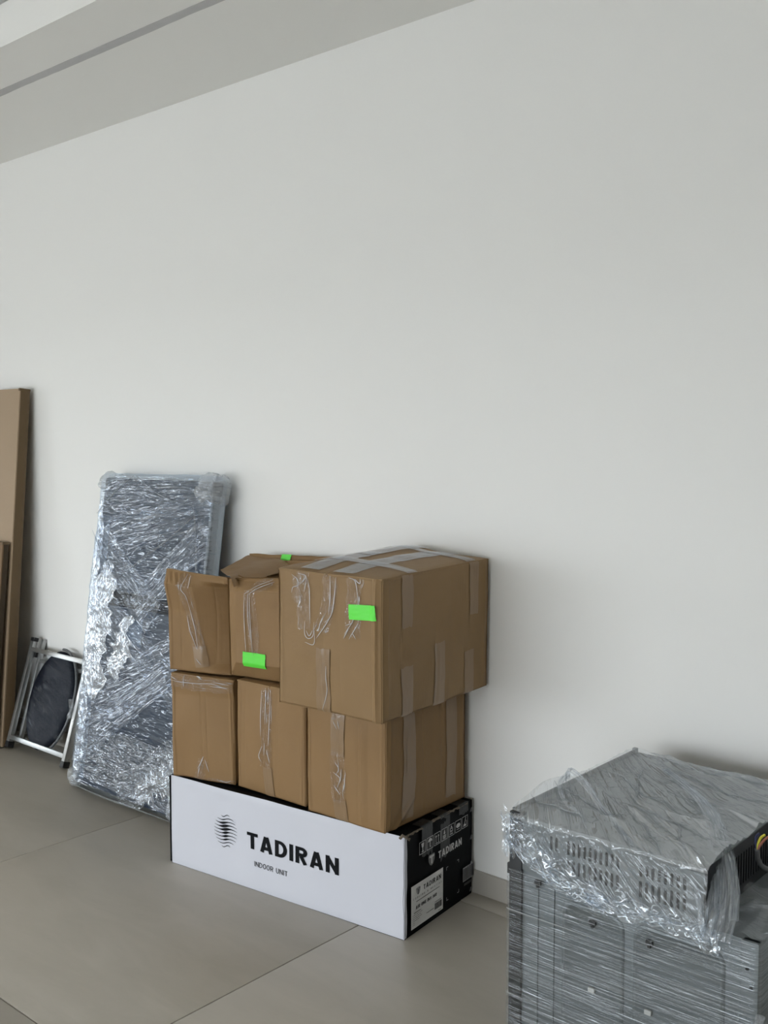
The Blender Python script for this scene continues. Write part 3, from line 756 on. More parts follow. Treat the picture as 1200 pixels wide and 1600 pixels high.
# round emblem of wavy lines, swelling in the middle
cx, cz, rr = 0.250, 0.162, 0.053
parts = []
NL = 10
for k in range(NL):
    yy = 0.93 - 1.86 * k / (NL - 1)
    half = math.sqrt(max(0.10, 1 - yy * yy)) * 0.95
    sw = (0.0, 0.15, 0.75, 1.0, 0.95, 0.85, 0.75, 0.55, 0.1, 0.0)[k]
    top, bot = [], []
    npt = 32
    for i in range(npt + 1):
        t = -1 + 2 * i / npt
        x = cx + rr * half * t
        zc_ = cz + rr * yy + rr * 0.075 * math.sin(t * PI * 0.95)
        bump_ = math.exp(-((t + (0.0, 0.2, 0.22, 0.10, 0.0, 0.0, 0.0, 0.0, 0.0, 0.0)[k]) / (0.36 if k in (2, 3, 4) else 0.22)) ** 2)
        th = rr * (0.024 + 0.068 * sw * bump_) * (1 - 0.8 * abs(t) ** 3)
        top.append((x, zc_ + th)); bot.append((x, zc_ - th))
    parts.append((top + bot, [(i, i + 1, npt + 2 + i, npt + 1 + i) for i in range(npt)]))
o = on_front('printed_emblem', *merge(*parts), 'ink'); o['label'] = 'round black emblem made of wavy lines'
boxes('box_edge_strip', [(-BW / 2 - 0.0035, -BW / 2 + 0.0018, -BD / 2 - 0.0012, BD / 2, 0.004, BH - 0.003)], 'black_print', ub, bevel=0.001)
# right side: seven handling icons
IC = []
for k in range(7):
    y0 = 0.069 + k * (0.304 - 0.069) / 6; y1 = y0 + 0.034; zb_ = 0.2235 + 0.0003 * k; zt_ = zb_ + 0.036
    t = 0.0015
    g = [quads(frame_r(y0, y1, zb_, zt_, t))]
    m_, w_, h_ = (y0 + y1) / 2, y1 - y0, zt_ - zb_
    def q(a, b, c, d): return quads([(y0 + a * w_, y0 + b * w_, zb_ + c * h_, zb_ + d * h_)])
    def pg(*pp): return poly([(y0 + a * w_, zb_ + b * h_) for a, b in pp])
    if k == 0:
        g += [pg((.28, .85), (.38, .5), (.62, .5), (.72, .85)), q(.46, .54, .2, .5), q(.34, .66, .14, .2)]
    elif k == 1:
        g += [pg((.15, .62), (.25, .8), (.5, .9), (.75, .8), (.85, .62)), q(.46, .54, .2, .62), q(.54, .66, .16, .22)]
    elif k == 2:
        g += [q(.26, .34, .22, .7), q(.62, .70, .22, .7), pg((.18, .66), (.42, .66), (.30, .86)), pg((.54, .66), (.78, .66), (.66, .86)), q(.18, .82, .12, .17)]
    elif k == 3:
        g += [pg((.36, .55), (.5, .92), (.64, .55), (.5, .48)), q(.25, .75, .34, .42), q(.25, .75, .22, .29), q(.3, .7, .12, .18)]
    elif k == 4:
        g += [pg((.34, .72), (.66, .72), (.5, .90)), quads([(y0 + a * w_, y0 + b * w_, zb_ + c_ * h_, zb_ + d_ * h_) for a, b, c_, d_ in frame_r(.3, .7, .38, .68, .07)]), q(.26, .74, .14, .20), q(.36, .42, .2, .38), q(.58, .64, .2, .38)]
    elif k == 5:
        g += [pg((.12, .52), (.3, .36), (.7, .36), (.88, .52), (.7, .72), (.3, .72)), q(.25, .75, .2, .25)]
    else:
        g += [pg((.62, .9), (.70, .9), (.46, .34), (.38, .34)), pg((.2, .14), (.72, .14), (.56, .34), (.32, .34)), q(.72, .78, .14, .6)]
    o = on_right('printed_icon', *merge(*g), 'white_ink')
v2, f2 = text_mesh('TADIRAN', 0.03, 0.13, 0.20)
o = on_right('printed_lettering', fit(v2, 0.170, 0.302, 0.178, 0.201), f2, 'white_ink'); o['label'] = 'white lettering TADIRAN on the black side'
def shield(a, b, c, d):
    w_, h_ = b - a, d - c
    return poly([(a + w_ * x, c + h_ * y) for x, y in ((0, .85), (.08, 1), (.92, 1), (1, .85), (.95, .45), (.75, .12), (.5, 0), (.25, .12), (.05, .45))])
def tee(a, b, c, d):
    w_, h_ = b - a, d - c
    return poly([(a + w_ * x, c + h_ * y) for x, y in ((0, 1), (1, 1), (1, .78), (.64, .72), (.62, .1), (.5, 0), (.38, .1), (.36, .72), (0, .78))])
on_right('printed_shield', *shield(0.116, 0.151, 0.172, 0.206), 'grey_ink')
on_right('printed_shield_letter', *tee(0.121, 0.146, 0.177, 0.203), 'white_ink', 0.0066)
# paper label
lab = on_right('paper_label', *quads([(0.027, 0.196, 0.0195, 0.145)]), 'label', 0.0062)
LO = 0.0070
def on_label(name, v2, f2, mat):
    o = on_right(name, v2, f2, mat, LO); o.parent = lab; return o
v2, f2 = text_mesh('TADIRAN', 0.02, 0.22, 0.15)
on_label('label_lettering', fit(v2, 0.090, 0.184, 0.1155, 0.1305), f2, 'ink')
on_label('label_shield', *shield(0.052, 0.073, 0.112, 0.134), 'pale_ink')
on_label('label_shield_letter', *tee(0.053, 0.072, 0.113, 0.133), 'ink')
v2, f2 = text_mesh('COOLING & HEATING', 0.008, 0.6, 0.13)
on_label('label_caption', fit(v2, 0.036, 0.188, 0.1025, 0.1080), f2, 'grey_ink')
v2, f2 = text_mesh('AIR ONE INV 140', 0.012, 0.16, 0.17)
on_label('label_model_line', fit(v2, 0.050, 0.160, 0.0715, 0.0835), f2, 'ink')
lines = [(0.052, 0.176, 0.0935, 0.0955)]
for k, (a, b) in enumerate(((0.040, 0.080), (0.033, 0.085), (0.033, 0.078), (0.033, 0.082), (0.033, 0.070), (0.033, 0.045), (0.033, 0.046))):
    z_ = 0.0630 - 0.0056 * k
    x_ = a
    while x_ < b:
        l_ = random.uniform(0.004, 0.010); lines.append((x_, min(b, x_ + l_), z_, z_ + 0.0016)); x_ += l_ + 0.0018
lines.append((0.040, 0.072, 0.0628, 0.0652))
on_label('label_small_print', *quads(lines), 'grey_ink')
bars = []
x_ = 0.150
while x_ < 0.187:
    t_ = random.choice((0.0007, 0.0012, 0.0018)); bars.append((x_, x_ + t_, 0.0330, 0.0520)); x_ += t_ + random.choice((0.0006, 0.001))
on_label('label_barcode', *quads(bars + [(0.150, 0.186, 0.0555, 0.0568), (0.168, 0.186, 0.024, 0.0255), (0.105, 0.145, 0.040, 0.0413)]), 'ink')
# printed bar code on the black side
bc = on_right('printed_barcode_panel', *quads([(0.311, 0.3725, 0.057, 0.101)]), 'pale_ink', 0.0060)
bars = []
x_ = 0.314
while x_ < 0.369:
    t_ = random.choice((0.0012, 0.002, 0.0035)); bars.append((x_, x_ + t_, 0.060, 0.098)); x_ += t_ + random.choice((0.0015, 0.0025, 0.004))
o = on_right('printed_barcode', *quads(bars), 'ink', 0.0068); o.parent = bc
on_right('printed_small_line', *quads([(0.318, 0.366, 0.0475, 0.0492), (0.318, 0.366, 0.0435, 0.0450)]), 'grey_ink')
# corner marks and edge arrows
for (a, b, sx, sz) in ((0.286, 0.138, -1, -1), (0.216, 0.137, 1, -1), (0.287, 0.037, -1, 1), (0.217, 0.036, 1, 1)):
    e = 0.0008
    on_right('printed_corner_mark', *poly([(a - sx * e, b - sz * e), (a + sx * .009, b - sz * e), (a + sx * .009, b + sz * e), (a + sx * e, b + sz * e), (a + sx * e, b + sz * .009), (a - sx * e, b + sz * .009)]), 'pale_ink')
for z_ in (0.270, 0.184, 0.101, 0.020):
    for dx in (0.0, 0.007):
        on_right('printed_edge_tick', *poly([(0.352 + dx, z_ - 0.006), (0.355 + dx, z_ - 0.006), (0.361 + dx, z_ + 0.006), (0.358 + dx, z_ + 0.006)]), 'pale_ink')
# tape and torn card along the top right edge
def edge_tape(name, ya, yb, drop, mat, offs=0.0045):
    def fn(u, v):
        y = ya + (yb - ya) * u
        cr = 0.0012 * abs(N3(u * 9, v * 9, ya * 50))
        if v < 0.35:
            t = v / 0.35
            return lp(BW - 0.03 * (1 - t) - 0.001, y, topz(BW) + 0.0035 + cr)
        t = (v - 0.35) / 0.65
        dd = drop * (1 + 0.25 * N3(u * 5, ya * 30)) if t == 1 else drop
        return lp(BW + offs + cr, y + 0.004 * t * N3(u * 3, ya), topz(BW) + 0.003 - dd * t)
    return grid_obj(name, fn, 16, 20, mat, ub, lambda u, v: (v * 2 + ya * 9, u * 1.0 + ya * 5))
edge_tape('tape_strip', 0.085, 0.142, 0.085, 'tape_dark', 0.0036)
edge_tape('tape_strip', 0.185, 0.238, 0.120, 'tape_dark', 0.0038)
edge_tape('tape_strip', 0.290, 0.345, 0.030, 'tape_dark', 0.0036)
def ragged_edge(name, ya, yb, wdt, lift):
    def fn(u, v):
        y = ya + (yb - ya) * u
        k = 0.5 + 0.9 * N3(u * (yb - ya) * 60, 0.3, ya) + 0.6 * N3(u * (yb - ya) * 170, 2.3, ya)
        return lp(BW + 0.0035 - (1 - v) * wdt * 0.6 + 0.002 * k, y, topz(BW) + 0.0012 + lift * max(0, k) * v - (0.006 * max(0, 0.3 + k) if v == 1 else 0))
    return grid_obj(name, fn, 60, 3, 'torn', ub)
ragged_edge('torn_edge', 0.0, 0.09, 0.008, 0.002)
ragged_edge('torn_edge', 0.14, 0.25, 0.018, 0.006)
ragged_edge('torn_edge', 0.25, 0.34, 0.008, 0.002)
# crushed front corner tip
vs_, fs_, uv_ = tube_data([Vector(lp(BW - 0.014, 0.0, BH - 0.006)), Vector(lp(BW - 0.004, 0.0, BH + 0.004)), Vector(lp(BW + 0.006, 0.004, BH - 0.002)), Vector(lp(BW + 0.007, 0.016, BH - 0.010))], 0.0045, 6, jitter=0.6)
mesh_obj('crushed_corner', vs_, fs_, 'torn', ub)

# ------------------------------------------------------------------ film-wrapped board leaning on the wall
LEAN = math.radians(8.3)
wb = thing('wrapped_board', 'tall slate board in glossy stretch film leaning on the wall', 'wrapped board', (-3.285, -0.297, 0.013), (-LEAN, 0, 0))
def rounded_shell(hx, y0, y1, z0, z1, r, nx, ny, nz, disp=None):
    """rounded box as six grids; returns verts, faces, uvs (u = x or y, v = z)"""
    vs, fs, uv = [], [], []
    lo, hi = Vector((-hx, y0, z0)), Vector((hx, y1, z1))
    ilo, ihi = lo + Vector((r, r, r)), hi - Vector((r, r, r))
    rz = r
    def proj(p):
        q = Vector((min(max(p.x, ilo.x), ihi.x), min(max(p.y, ilo.y), ihi.y), min(max(p.z, ilo.z), ihi.z)))
        d = p - q
        if d.length < 1e-9: return p, Vector((0, -1, 0))
        d.normalize()
        return q + d * r, d
    def add(fn, nu, nv, uvf):
        b = len(vs)
        for j in range(nv + 1):
            for i in range(nu + 1):
                p, nn = proj(fn(i / nu, j / nv))
                if disp: p = p + nn * disp(p, nn)
                vs.append(p); uv.append(uvf(p))
        for j in range(nv):
            for i in range(nu):
                q = b + j * (nu + 1) + i
                fs.append((q, q + 1, q + nu + 2, q + nu + 1))
    X = lambda t: lo.x + (hi.x - lo.x) * t
    Y = lambda t: lo.y + (hi.y - lo.y) * t
    Z = lambda t: lo.z + (hi.z - lo.z) * t
    add(lambda u, v: Vector((X(u), lo.y, Z(v))), nx, nz, lambda p: (p.x, p.z))
    add(lambda u, v: Vector((X(u), hi.y, Z(v))), nx // 2, nz // 2, lambda p: (p.x + 3, p.z))
    add(lambda u, v: Vector((lo.x, Y(u), Z(v))), ny, nz, lambda p: (-p.y + lo.x, p.z))
    add(lambda u, v: Vector((hi.x, Y(u), Z(v))), ny, nz, lambda p: (p.y + hi.x, p.z))
    add(lambda u, v: Vector((X(u), Y(v), lo.z)), nx, ny, lambda p: (p.x, -p.y + lo.z))
    add(lambda u, v: Vector((X(u), Y(v), hi.z)), nx, ny, lambda p: (p.x, p.y + hi.z))
    return vs, fs, uv
# what shows through: slate board, paler padding at its left edge and a dark rail across it
boxes('panel_board', [(-0.346, 0.338, 0.018, 0.074, 0.014, 1.252)], 'slate', wb, bevel=0.012)
boxes('edge_padding', [(-0.352, -0.275, 0.014, 0.07, 0.03, 1.1)], 'slate_pale', wb, bevel=0.012)
boxes('side_padding', [(0.338, 0.353, 0.014, 0.078, 0.02, 1.20)], 'pad', wb, bevel=0.006)
boxes('cross_rail', [(-0.26, 0.30, 0.012, 0.030, 0.74, 0.80)], 'black_seat', wb, bevel=0.008)
boxes('hinge_block', [(-0.12, 0.02, 0.008, 0.030, 0.60, 0.70)], 'slate_pale', wb, bevel=0.01)
def wb_disp(p, nn):
    a = 0.0035 * N3(p.x * 5, p.z * 26, 0.3 + p.y * 6) + 0.0020 * N3(p.x * 16, p.z * 70, 3.3 + p.y * 20)
    b = 0.006 * N3(p.x * 3.2, p.z * 3.0, 9)
    return a + b
vs, fs, uv = rounded_shell(0.362, 0.0, 0.086, 0.0, 1.272, 0.028, 150, 16, 260, wb_disp)
mesh_obj('stretch_film', vs, fs, 'film_board', wb, uv, smooth=True)
def wb_surf(x, z, off):
    return Vector((x, -wb_disp(Vector((x, 0, z)), None) - off, z))
def wb_band(a, b, width, off, mat='film_band', sag=0.0, blot=0.0):
    A_, B_ = Vector((a[0], a[1])), Vector((b[0], b[1]))
    L = (B_ - A_).length; T = (B_ - A_) / L; Nn = Vector((-T.y, T.x))
    sd = a[0] * 13 + a[1] * 7 + b[1]
    def fn(u, v):
        wv = width * (1 + 0.25 * N3(u * 3, sd))
        jag = 0.0
        if blot:
            wv *= (math.sin(PI * u) ** 0.45) * (1 + blot * N3(u * 6, sd + 3) + 0.7 * blot * N3(u * 19, sd + 5))
            jag = blot * 0.05 * N3(u * 4, sd + 9)
        q = A_ + T * L * u + Nn * ((v - 0.5) * wv + jag + sag * math.sin(PI * u))
        q.x = max(-0.352, min(0.352, q.x)); q.y = max(0.01, min(1.262, q.y))
        e = max(0, abs(q.x) - 0.325)
        o_ = off + 0.003 * N3(u * L * 14, v * width * 160, sd) + 0.0016 * N3(u * L * 30, v * width * 400, sd)
        P_ = wb_surf(q.x, q.y, o_)
        P_.y += e * e * 18
        return P_
    return grid_obj('film_band', fn, max(20, int(L * 130)), max(10, int(width * 160)), mat, wb, lambda u, v: (u * L + sd, v * width))
wb_band((-0.36, 0.98), (0.36, 1.14), 0.16, 0.004)
wb_band((-0.36, 1.02), (0.10, 0.72), 0.15, 0.006)
wb_band((-0.02, 0.74), (0.36, 1.06), 0.12, 0.008)
wb_band((-0.36, 1.16), (0.36, 1.20), 0.17, 0.004)
wb_band((-0.36, 0.30), (0.36, 0.62), 0.20, 0.004)
wb_band((-0.36, 0.16), (0.36, 0.14), 0.22, 0.004, 'film_crumple')
wb_band((-0.36, 0.12), (0.20, 0.52), 0.12, 0.007)
wb_band((-0.315, 0.03), (-0.325, 1.16), 0.085, 0.003, 'film_edge', blot=0.5)
wb_band((-0.24, 0.36), (-0.25, 0.92), 0.15, 0.005, 'film_edge', blot=0.8)
wb_band((-0.10, 0.46), (-0.05, 0.72), 0.10, 0.007, 'film_edge', blot=0.9)
wb_band((0.10, 0.05), (0.34, 0.20), 0.12, 0.008, 'film_edge', blot=0.9)
wb_band((0.0, 0.02), (0.36, 0.26), 0.16, 0.009, 'film_crumple')
wb_band((-0.36, 0.80), (0.36, 0.42), 0.14, 0.005)
def wb_rope(pts, r=0.0035, mat='film_rope'):
    P_ = [wb_surf(x, z, 0.008) for (x, z) in pts]
    tube('film_rope', P_, lambda t: r * (0.35 + math.sin(PI * min(1, max(0, t))) * 0.9), mat, wb, seg=6, flat=0.5, jitter=0.5)
wb_rope([(-0.36, 1.03), (-0.26, 0.93), (-0.16, 0.84)])
wb_rope([(-0.17, 0.845), (0.0, 0.94), (0.16, 1.03), (0.28, 1.12)], 0.004)
wb_rope([(-0.34, 1.10), (-0.22, 1.20), (-0.12, 1.26)])
wb_rope([(-0.10, 1.26), (0.06, 1.19), (0.24, 1.155)], 0.004)
wb_rope([(0.27, 1.16), (0.31, 1.02), (0.33, 0.86), (0.335, 0.76)], 0.004)
wb_rope([(-0.35, 0.10), (-0.20, 0.11), (-0.06, 0.125)], 0.004)
wb_rope([(-0.36, 0.22), (-0.20, 0.31), (-0.06, 0.38)], 0.0035)
wb_rope([(-0.36, 0.25), (-0.15, 0.36), (0.05, 0.46)], 0.003)
wb_rope([(-0.34, 0.012), (-0.1, 0.006), (0.1, 0.008), (0.34, 0.012)], 0.006)
for (px, pz, rx, rz) in ((0.318, 1.222, 0.058, 0.060), (-0.322, 1.232, 0.046, 0.042), (-0.330, 0.036, 0.040, 0.044), (0.322, 0.045, 0.046, 0.05)):
    vs, fs, uv = rounded_shell(rx, -0.012, 0.098, pz - rz, pz + rz, 0.040, 26, 16, 26, lambda p, nn: 0.012 * N3(p.x * 26, p.z * 26, p.y * 26) + 0.005 * N3(p.x * 70, p.z * 70, p.y * 70))
    mesh_obj('corner_pad', [(v[0] + px, v[1], v[2]) for v in vs], fs, 'pad', wb, [(a * 0.4, b * 0.4) for a, b in uv], smooth=True)

# ------------------------------------------------------------------ folded aluminium frame with an oval black seat
FL_ = math.radians(17.0)
fr = thing('folding_stool', 'folded aluminium stool frame with dark oval seat under clear film', 'folding stool', (-4.080, -0.184, 0.012), (-FL_, 0, 0))
FW, FH = 0.228, 0.485
RL = 0.011
def bar(name, a, b, wx, wy, mat='aluminium', parent=fr, bevel=0.0015):
    A_, B_ = Vector(a), Vector(b)
    d = (B_ - A_); L = d.length
    o = boxes(name, [(-wx, wx, -wy, wy, 0, L)], mat, parent, bevel=bevel)
    o.location = A_
    o.rotation_mode = 'QUATERNION'
    o.rotation_quaternion = d.to_track_quat('Z', 'Y')
    return o
for s_ in (-1, 1):
    bar('side_rail', (s_ * FW, 0.0, 0.018), (s_ * FW, 0.0, FH), RL, RL)
    boxes('rubber_foot', [(s_ * FW - 0.013, s_ * FW + 0.013, -0.013, 0.020, -0.006, 0.022)], 'black_rubber', fr, bevel=0.003)
    boxes('end_cap', [(s_ * FW - 0.013, s_ * FW + 0.013, -0.013, 0.013, FH - 0.004, FH + 0.014)], 'black_rubber', fr, bevel=0.002)
    bar('back_rail', (s_ * (FW - 0.030), 0.034, 0.03), (s_ * (FW - 0.030), 0.030, FH + 0.012), 0.009, 0.009)
    boxes('pivot_block', [(s_ * (FW - 0.012) - 0.010, s_ * (FW - 0.012) + 0.010, 0.008, 0.030, FH - 0.075, FH - 0.035)], 'black_rubber', fr, bevel=0.002)
bar('cross_rail', (-FW, -0.002, 0.042), (FW, -0.002, 0.042), 0.009, 0.010)
bar('cross_rail', (-FW, -0.002, FH - 0.040), (FW, -0.002, FH - 0.040), 0.010, 0.010)
bar('cross_rail', (-FW + 0.03, 0.034, FH - 0.085), (FW - 0.03, 0.034, FH - 0.085), 0.008, 0.008)
bar('cross_rail', (-FW + 0.03, 0.034, 0.035), (FW - 0.03, 0.034, 0.035), 0.008, 0.008)
# oval seat
def oval(name, cx, cz, rx, rz, y0, y1, mat, rim=0.008, n=56, uvs=1.0, tilt=0.0):
    vs, fs, uv = [], [], []
    rings = [(0.0, y0), (0.5, y0), (0.9, y0 + 0.001), (1.0 - rim / rx, y0 + 0.002), (1.0, y0 + (y1 - y0) * 0.4), (1.0, y0 + (y1 - y0) * 0.7), (0.96, y1), (0.0, y1)]
    for (k, y) in rings:
        for i in range(n):
            a = 2 * PI * i / n
            x, z = rx * k * math.cos(a), rz * k * math.copysign(abs(math.sin(a)) ** 0.92, math.sin(a))
            if z < 0: x *= 1 - 0.10 * (-z / rz) ** 2
            vs.append((cx + x * math.cos(tilt) + z * math.sin(tilt), y, cz + z * math.cos(tilt) - x * math.sin(tilt))); uv.append((x * uvs, z * uvs))
    for r in range(len(rings) - 1):
        for i in range(n):
            j = (i + 1) % n
            fs.append((r * n + i, r * n + j, (r + 1) * n + j, (r + 1) * n + i))
    return mesh_obj(name, vs, fs, mat, fr, uv, smooth=True)
oval('seat', 0.004, 0.245, 0.158, 0.222, -0.006, 0.022, 'black_seat', tilt=0.12)
def seat_film(u, v):
    x = -0.20 + 0.40 * u; z = 0.03 + 0.41 * v
    return Vector((x, -0.014 - 0.004 * N3(x * 6, z * 34, 1) - 0.003 * N3(x * 12 + z * 20, z * 50, 5) - 0.010 * (1 - ((x) / 0.2) ** 2), z))
grid_obj('clear_film', seat_film, 40, 90, 'film_seat', fr, lambda u, v: (u * 0.8, v * 0.8 + 0.25 * u))
# grey piping around the seat
pp = []
for i in range(41):
    a = -PI * 0.30 + PI * 0.85 * i / 40
    x, z = 0.170 * math.cos(a), 0.232 * math.sin(a)
    pp.append(Vector((0.012 + x * math.cos(0.12) + z * math.sin(0.12), 0.004, 0.245 + z * math.cos(0.12) - x * math.sin(0.12))))
tube('seat_rim', pp, 0.006, 'cable', fr, seg=8, sub=1)
tube('film_rope', [Vector((FW - 0.02, -0.018, 0.20)), Vector((FW - 0.012, -0.02, 0.24)), Vector((FW - 0.03, -0.02, 0.28))], 0.010, 'film_rope', fr, seg=7, jitter=0.8)

# ------------------------------------------------------------------ tall cardboard panels at the left
def panel(label, x0, x1, h, th, ybot, lean, mat, edge_mat):
    r = thing('flat_cardboard_package', label, 'cardboard', ((x0 + x1) / 2, ybot, th * math.sin(lean) + 0.001), (-lean, 0, 0), 'flat cardboard panels leaning at the left')
    hw = (x1 - x0) / 2
    boxes('panel_face', [(-hw, hw - 0.0015, 0.0, 0.006, 0, h)], mat, r, bevel=0.001)
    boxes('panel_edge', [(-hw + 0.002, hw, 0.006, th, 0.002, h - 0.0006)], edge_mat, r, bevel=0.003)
    boxes('top_corner_cap', [(hw - 0.012, hw + 0.0012, -0.0012, th + 0.001, h - 0.010, h + 0.0022)], 'card_edge', r, bevel=0.002)
    return r
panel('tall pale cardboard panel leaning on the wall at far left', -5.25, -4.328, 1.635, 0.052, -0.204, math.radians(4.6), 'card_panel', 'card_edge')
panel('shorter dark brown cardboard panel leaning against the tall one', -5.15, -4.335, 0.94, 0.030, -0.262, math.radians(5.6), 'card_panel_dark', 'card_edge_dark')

# ------------------------------------------------------------------ film-wrapped built-in oven, its back to the camera
OX0, OX1, OYF, OYB, OZ = -1.232, -0.682, -0.696, -0.105, 0.598
UX1, UZ0 = -0.790, 0.472        # upper vent section: right end, lower edge
ov = thing('wrapped_oven', 'grey metal built-in oven under loose stretch film beside the wall', 'oven', ((OX0 + OX1) / 2, (OYF + OYB) / 2, 0))
OC = Vector(ov.location)
def ow(p): return Vector(p) - OC
def obox(name, b, mat, bevel=0.002, parent=ov):
    return boxes(name, [(b[0] - OC.x, b[1] - OC.x, b[2] - OC.y, b[3] - OC.y, b[4], b[5])], mat, parent, bevel=bevel)
obox('lower_body', (OX0 + 0.004, OX1, OYF + 0.006, OYB - 0.022, 0.0, UZ0), 'steel')
obox('side_channel', (OX0, OX0 + 0.032, OYF - 0.001, OYF + 0.02, 0.0, OZ - 0.004), 'steel_dark', 0.003)
def cut_plate(name, x0, x1, z0, z1, y, slots, mat, thick=0.0012, plane='xz', fillet=0.0):
    cu = bpy.data.curves.new('tmp_plate', 'CURVE'); cu.dimensions = '2D'; cu.fill_mode = 'BOTH'; cu.extrude = thick
    def spl(pts):
        s = cu.splines.new('POLY'); s.points.add(len(pts) - 1); s.use_cyclic_u = True
        for q, pt in zip(s.points, pts): q.co = (pt[0], pt[1], 0, 1)
    spl([(x0, z0), (x1, z0), (x1, z1), (x0, z1)])
    for (sx, sa, sb, wd) in slots:
        r = wd / 2; pts = []
        for i in range(9): a = PI * i / 8; pts.append((sx + r * math.cos(a), sb - r + r * math.sin(a)))
        for i in range(9): a = PI + PI * i / 8; pts.append((sx + r * math.cos(a), sa + r + r * math.sin(a)))
        spl(pts)
    ob = bpy.data.objects.new('tmp_plate', cu); COL.objects.link(ob)
    dg = bpy.context.evaluated_depsgraph_get()
    me = bpy.data.meshes.new_from_object(ob.evaluated_get(dg))
    vsx = [v.co.copy() for v in me.vertices]; fsx = [tuple(p.vertices) for p in me.polygons]
    bpy.data.objects.remove(ob); bpy.data.curves.remove(cu); bpy.data.meshes.remove(me)
    if plane == 'xz': vv = [ow((v.x, y + v.z, v.y)) for v in vsx]
    else: vv = [ow((y + v.z, v.x, v.y)) for v in vsx]
    return mesh_obj(name, vv, fsx, mat, ov)
slots = []
for i in range(10):
    x = -1.086 + i * 0.0127
    slots += [(x, 0.532, 0.562, 0.0066), (x, 0.492, 0.522, 0.0066)]
for i in range(8):
    x = -0.921 + i * 0.0132
    slots += [(x, 0.532, 0.558, 0.0068), (x, 0.490, 0.524, 0.0068)]
for i in range(2):
    slots += [(-1.128 + i * 0.0127, 0.532, 0.562, 0.0066)]
cut_plate('vent_plate', OX0 + 0.03, UX1, UZ0 - 0.002, OZ - 0.012, OYF + 0.004, slots, 'steel')
rs = [(OYF + 0.05 + i * 0.0135, 0.492, 0.560, 0.0060) for i in range(36)]
cut_plate('side_grille', OYF + 0.004, OYB - 0.03, UZ0 - 0.002, OZ - 0.012, UX1 - 0.0015, rs, 'steel_dark', plane='yz')
obox('vent_cavity', (OX0 + 0.034, UX1 - 0.012, OYF + 0.018, OYB - 0.03, UZ0 + 0.002, OZ - 0.020), 'cavity', 0.0)
obox('top_plate', (OX0 + 0.006, UX1 + 0.002, OYF + 0.004, OYB - 0.004, OZ - 0.0135, OZ - 0.010), 'steel', 0.0008)
obox('top_lip', (OX0 + 0.03, UX1 + 0.001, OYF + 0.0005, OYF + 0.0035, OZ - 0.022, OZ - 0.010), 'steel', 0.0008)
obox('side_flange', (OX0, OX0 + 0.004, OYF + 0.01, OYB - 0.02, 0.0, OZ), 'steel', 0.001)
obox('front_fascia', (OX0 - 0.02, OX1 + 0.035, OYB - 0.022, OYB, 0.0, 0.568), 'steel_dark', 0.003)
obox('fascia_corner_tab', (OX0 - 0.004, OX0 + 0.006, OYB - 0.020, OYB - 0.006, 0.55, 0.600), 'steel', 0.001)
# pressed panels on the back plate
def pressed(x0, x1, z0, z1, depth=0.004, r=0.03):
    def ring(g):
        a0, a1, b0, b1 = x0 + g, x1 - g, z0 + g, z1 - g
        rr_ = max(0.004, r - g); pts = []
        for (cx_, cz_, s0) in ((a1 - rr_, b1 - rr_, 0), (a0 + rr_, b1 - rr_, PI / 2), (a0 + rr_, b0 + rr_, PI), (a1 - rr_, b0 + rr_, 1.5 * PI)):
            for i in range(7):
                a = s0 + PI / 2 * i / 6; pts.append((cx_ + rr_ * math.cos(a), cz_ + rr_ * math.sin(a)))
        return pts
    vs, fs = [], []
    prof = [(0.0, 0.0), (0.004, -depth), (0.010, -depth), (0.014, -depth * 0.35), (0.05, -depth * 0.35)]
    n = 28
    for (g, d) in prof:
        for (x, z) in ring(g): vs.append(ow((x, OYF + 0.0055 + d, z)))
    for k in range(len(prof) - 1):
        for i in range(n):
            j = (i + 1) % n
            fs.append((k * n + i, k * n + j, (k + 1) * n + j, (k + 1) * n + i))
    fs.append(tuple((len(prof) - 1) * n + i for i in range(n)))
    o = mesh_obj('pressed_panel', vs, fs, 'steel', ov, smooth=True)
    o.data.set_sharp_from_angle(angle=0.9)
pressed(-1.100, -0.955, 0.03, 0.437)
pressed(-0.935, -0.745, 0.03, 0.437)
for x in (-1.165, -1.125):
    obox('pressed_rib', (x, x + 0.006, OYF + 0.003, OYF + 0.008, 0.02, 0.45), 'steel', 0.002)
obox('edge_flange', (OX1 - 0.034, OX1 + 0.001, OYF + 0.001, OYF + 0.02, 0.0, UZ0), 'steel', 0.003)
for (x, z) in ((-1.025, 0.405), (-0.898, 0.405), (-1.158, 0.452)):
    obox('plastic_clip', (x - 0.008, x + 0.007, OYF - 0.003, OYF + 0.004, z - 0.004, z + 0.006), 'black_rubber', 0.002)
    obox('plastic_clip', (x - 0.003, x + 0.003, OYF - 0.004, OYF + 0.004, z - 0.010, z - 0.002), 'black_rubber', 0.001)
for (x, z) in ((-1.025, 0.262), (-0.898, 0.262)):
    obox('white_clip', (x - 0.008, x + 0.007, OYF - 0.003, OYF + 0.004, z - 0.005, z + 0.005), 'scrap', 0.002)
for (x, z) in ((-0.702, 0.420), (-0.694, 0.385)):
    vs_, fs_, _ = tube_data([Vector(ow((x, OYF - 0.0012, z))), Vector(ow((x, OYF + 0.004, z)))], 0.0032, 10)
    mesh_obj('screw_hole', vs_, fs_, 'cavity', ov)
obox('left_clamp', (OX0 - 0.006, OX0 + 0.002, OYF + 0.0, OYF + 0.02, 0.452, 0.476), 'black_rubber', 0.002)
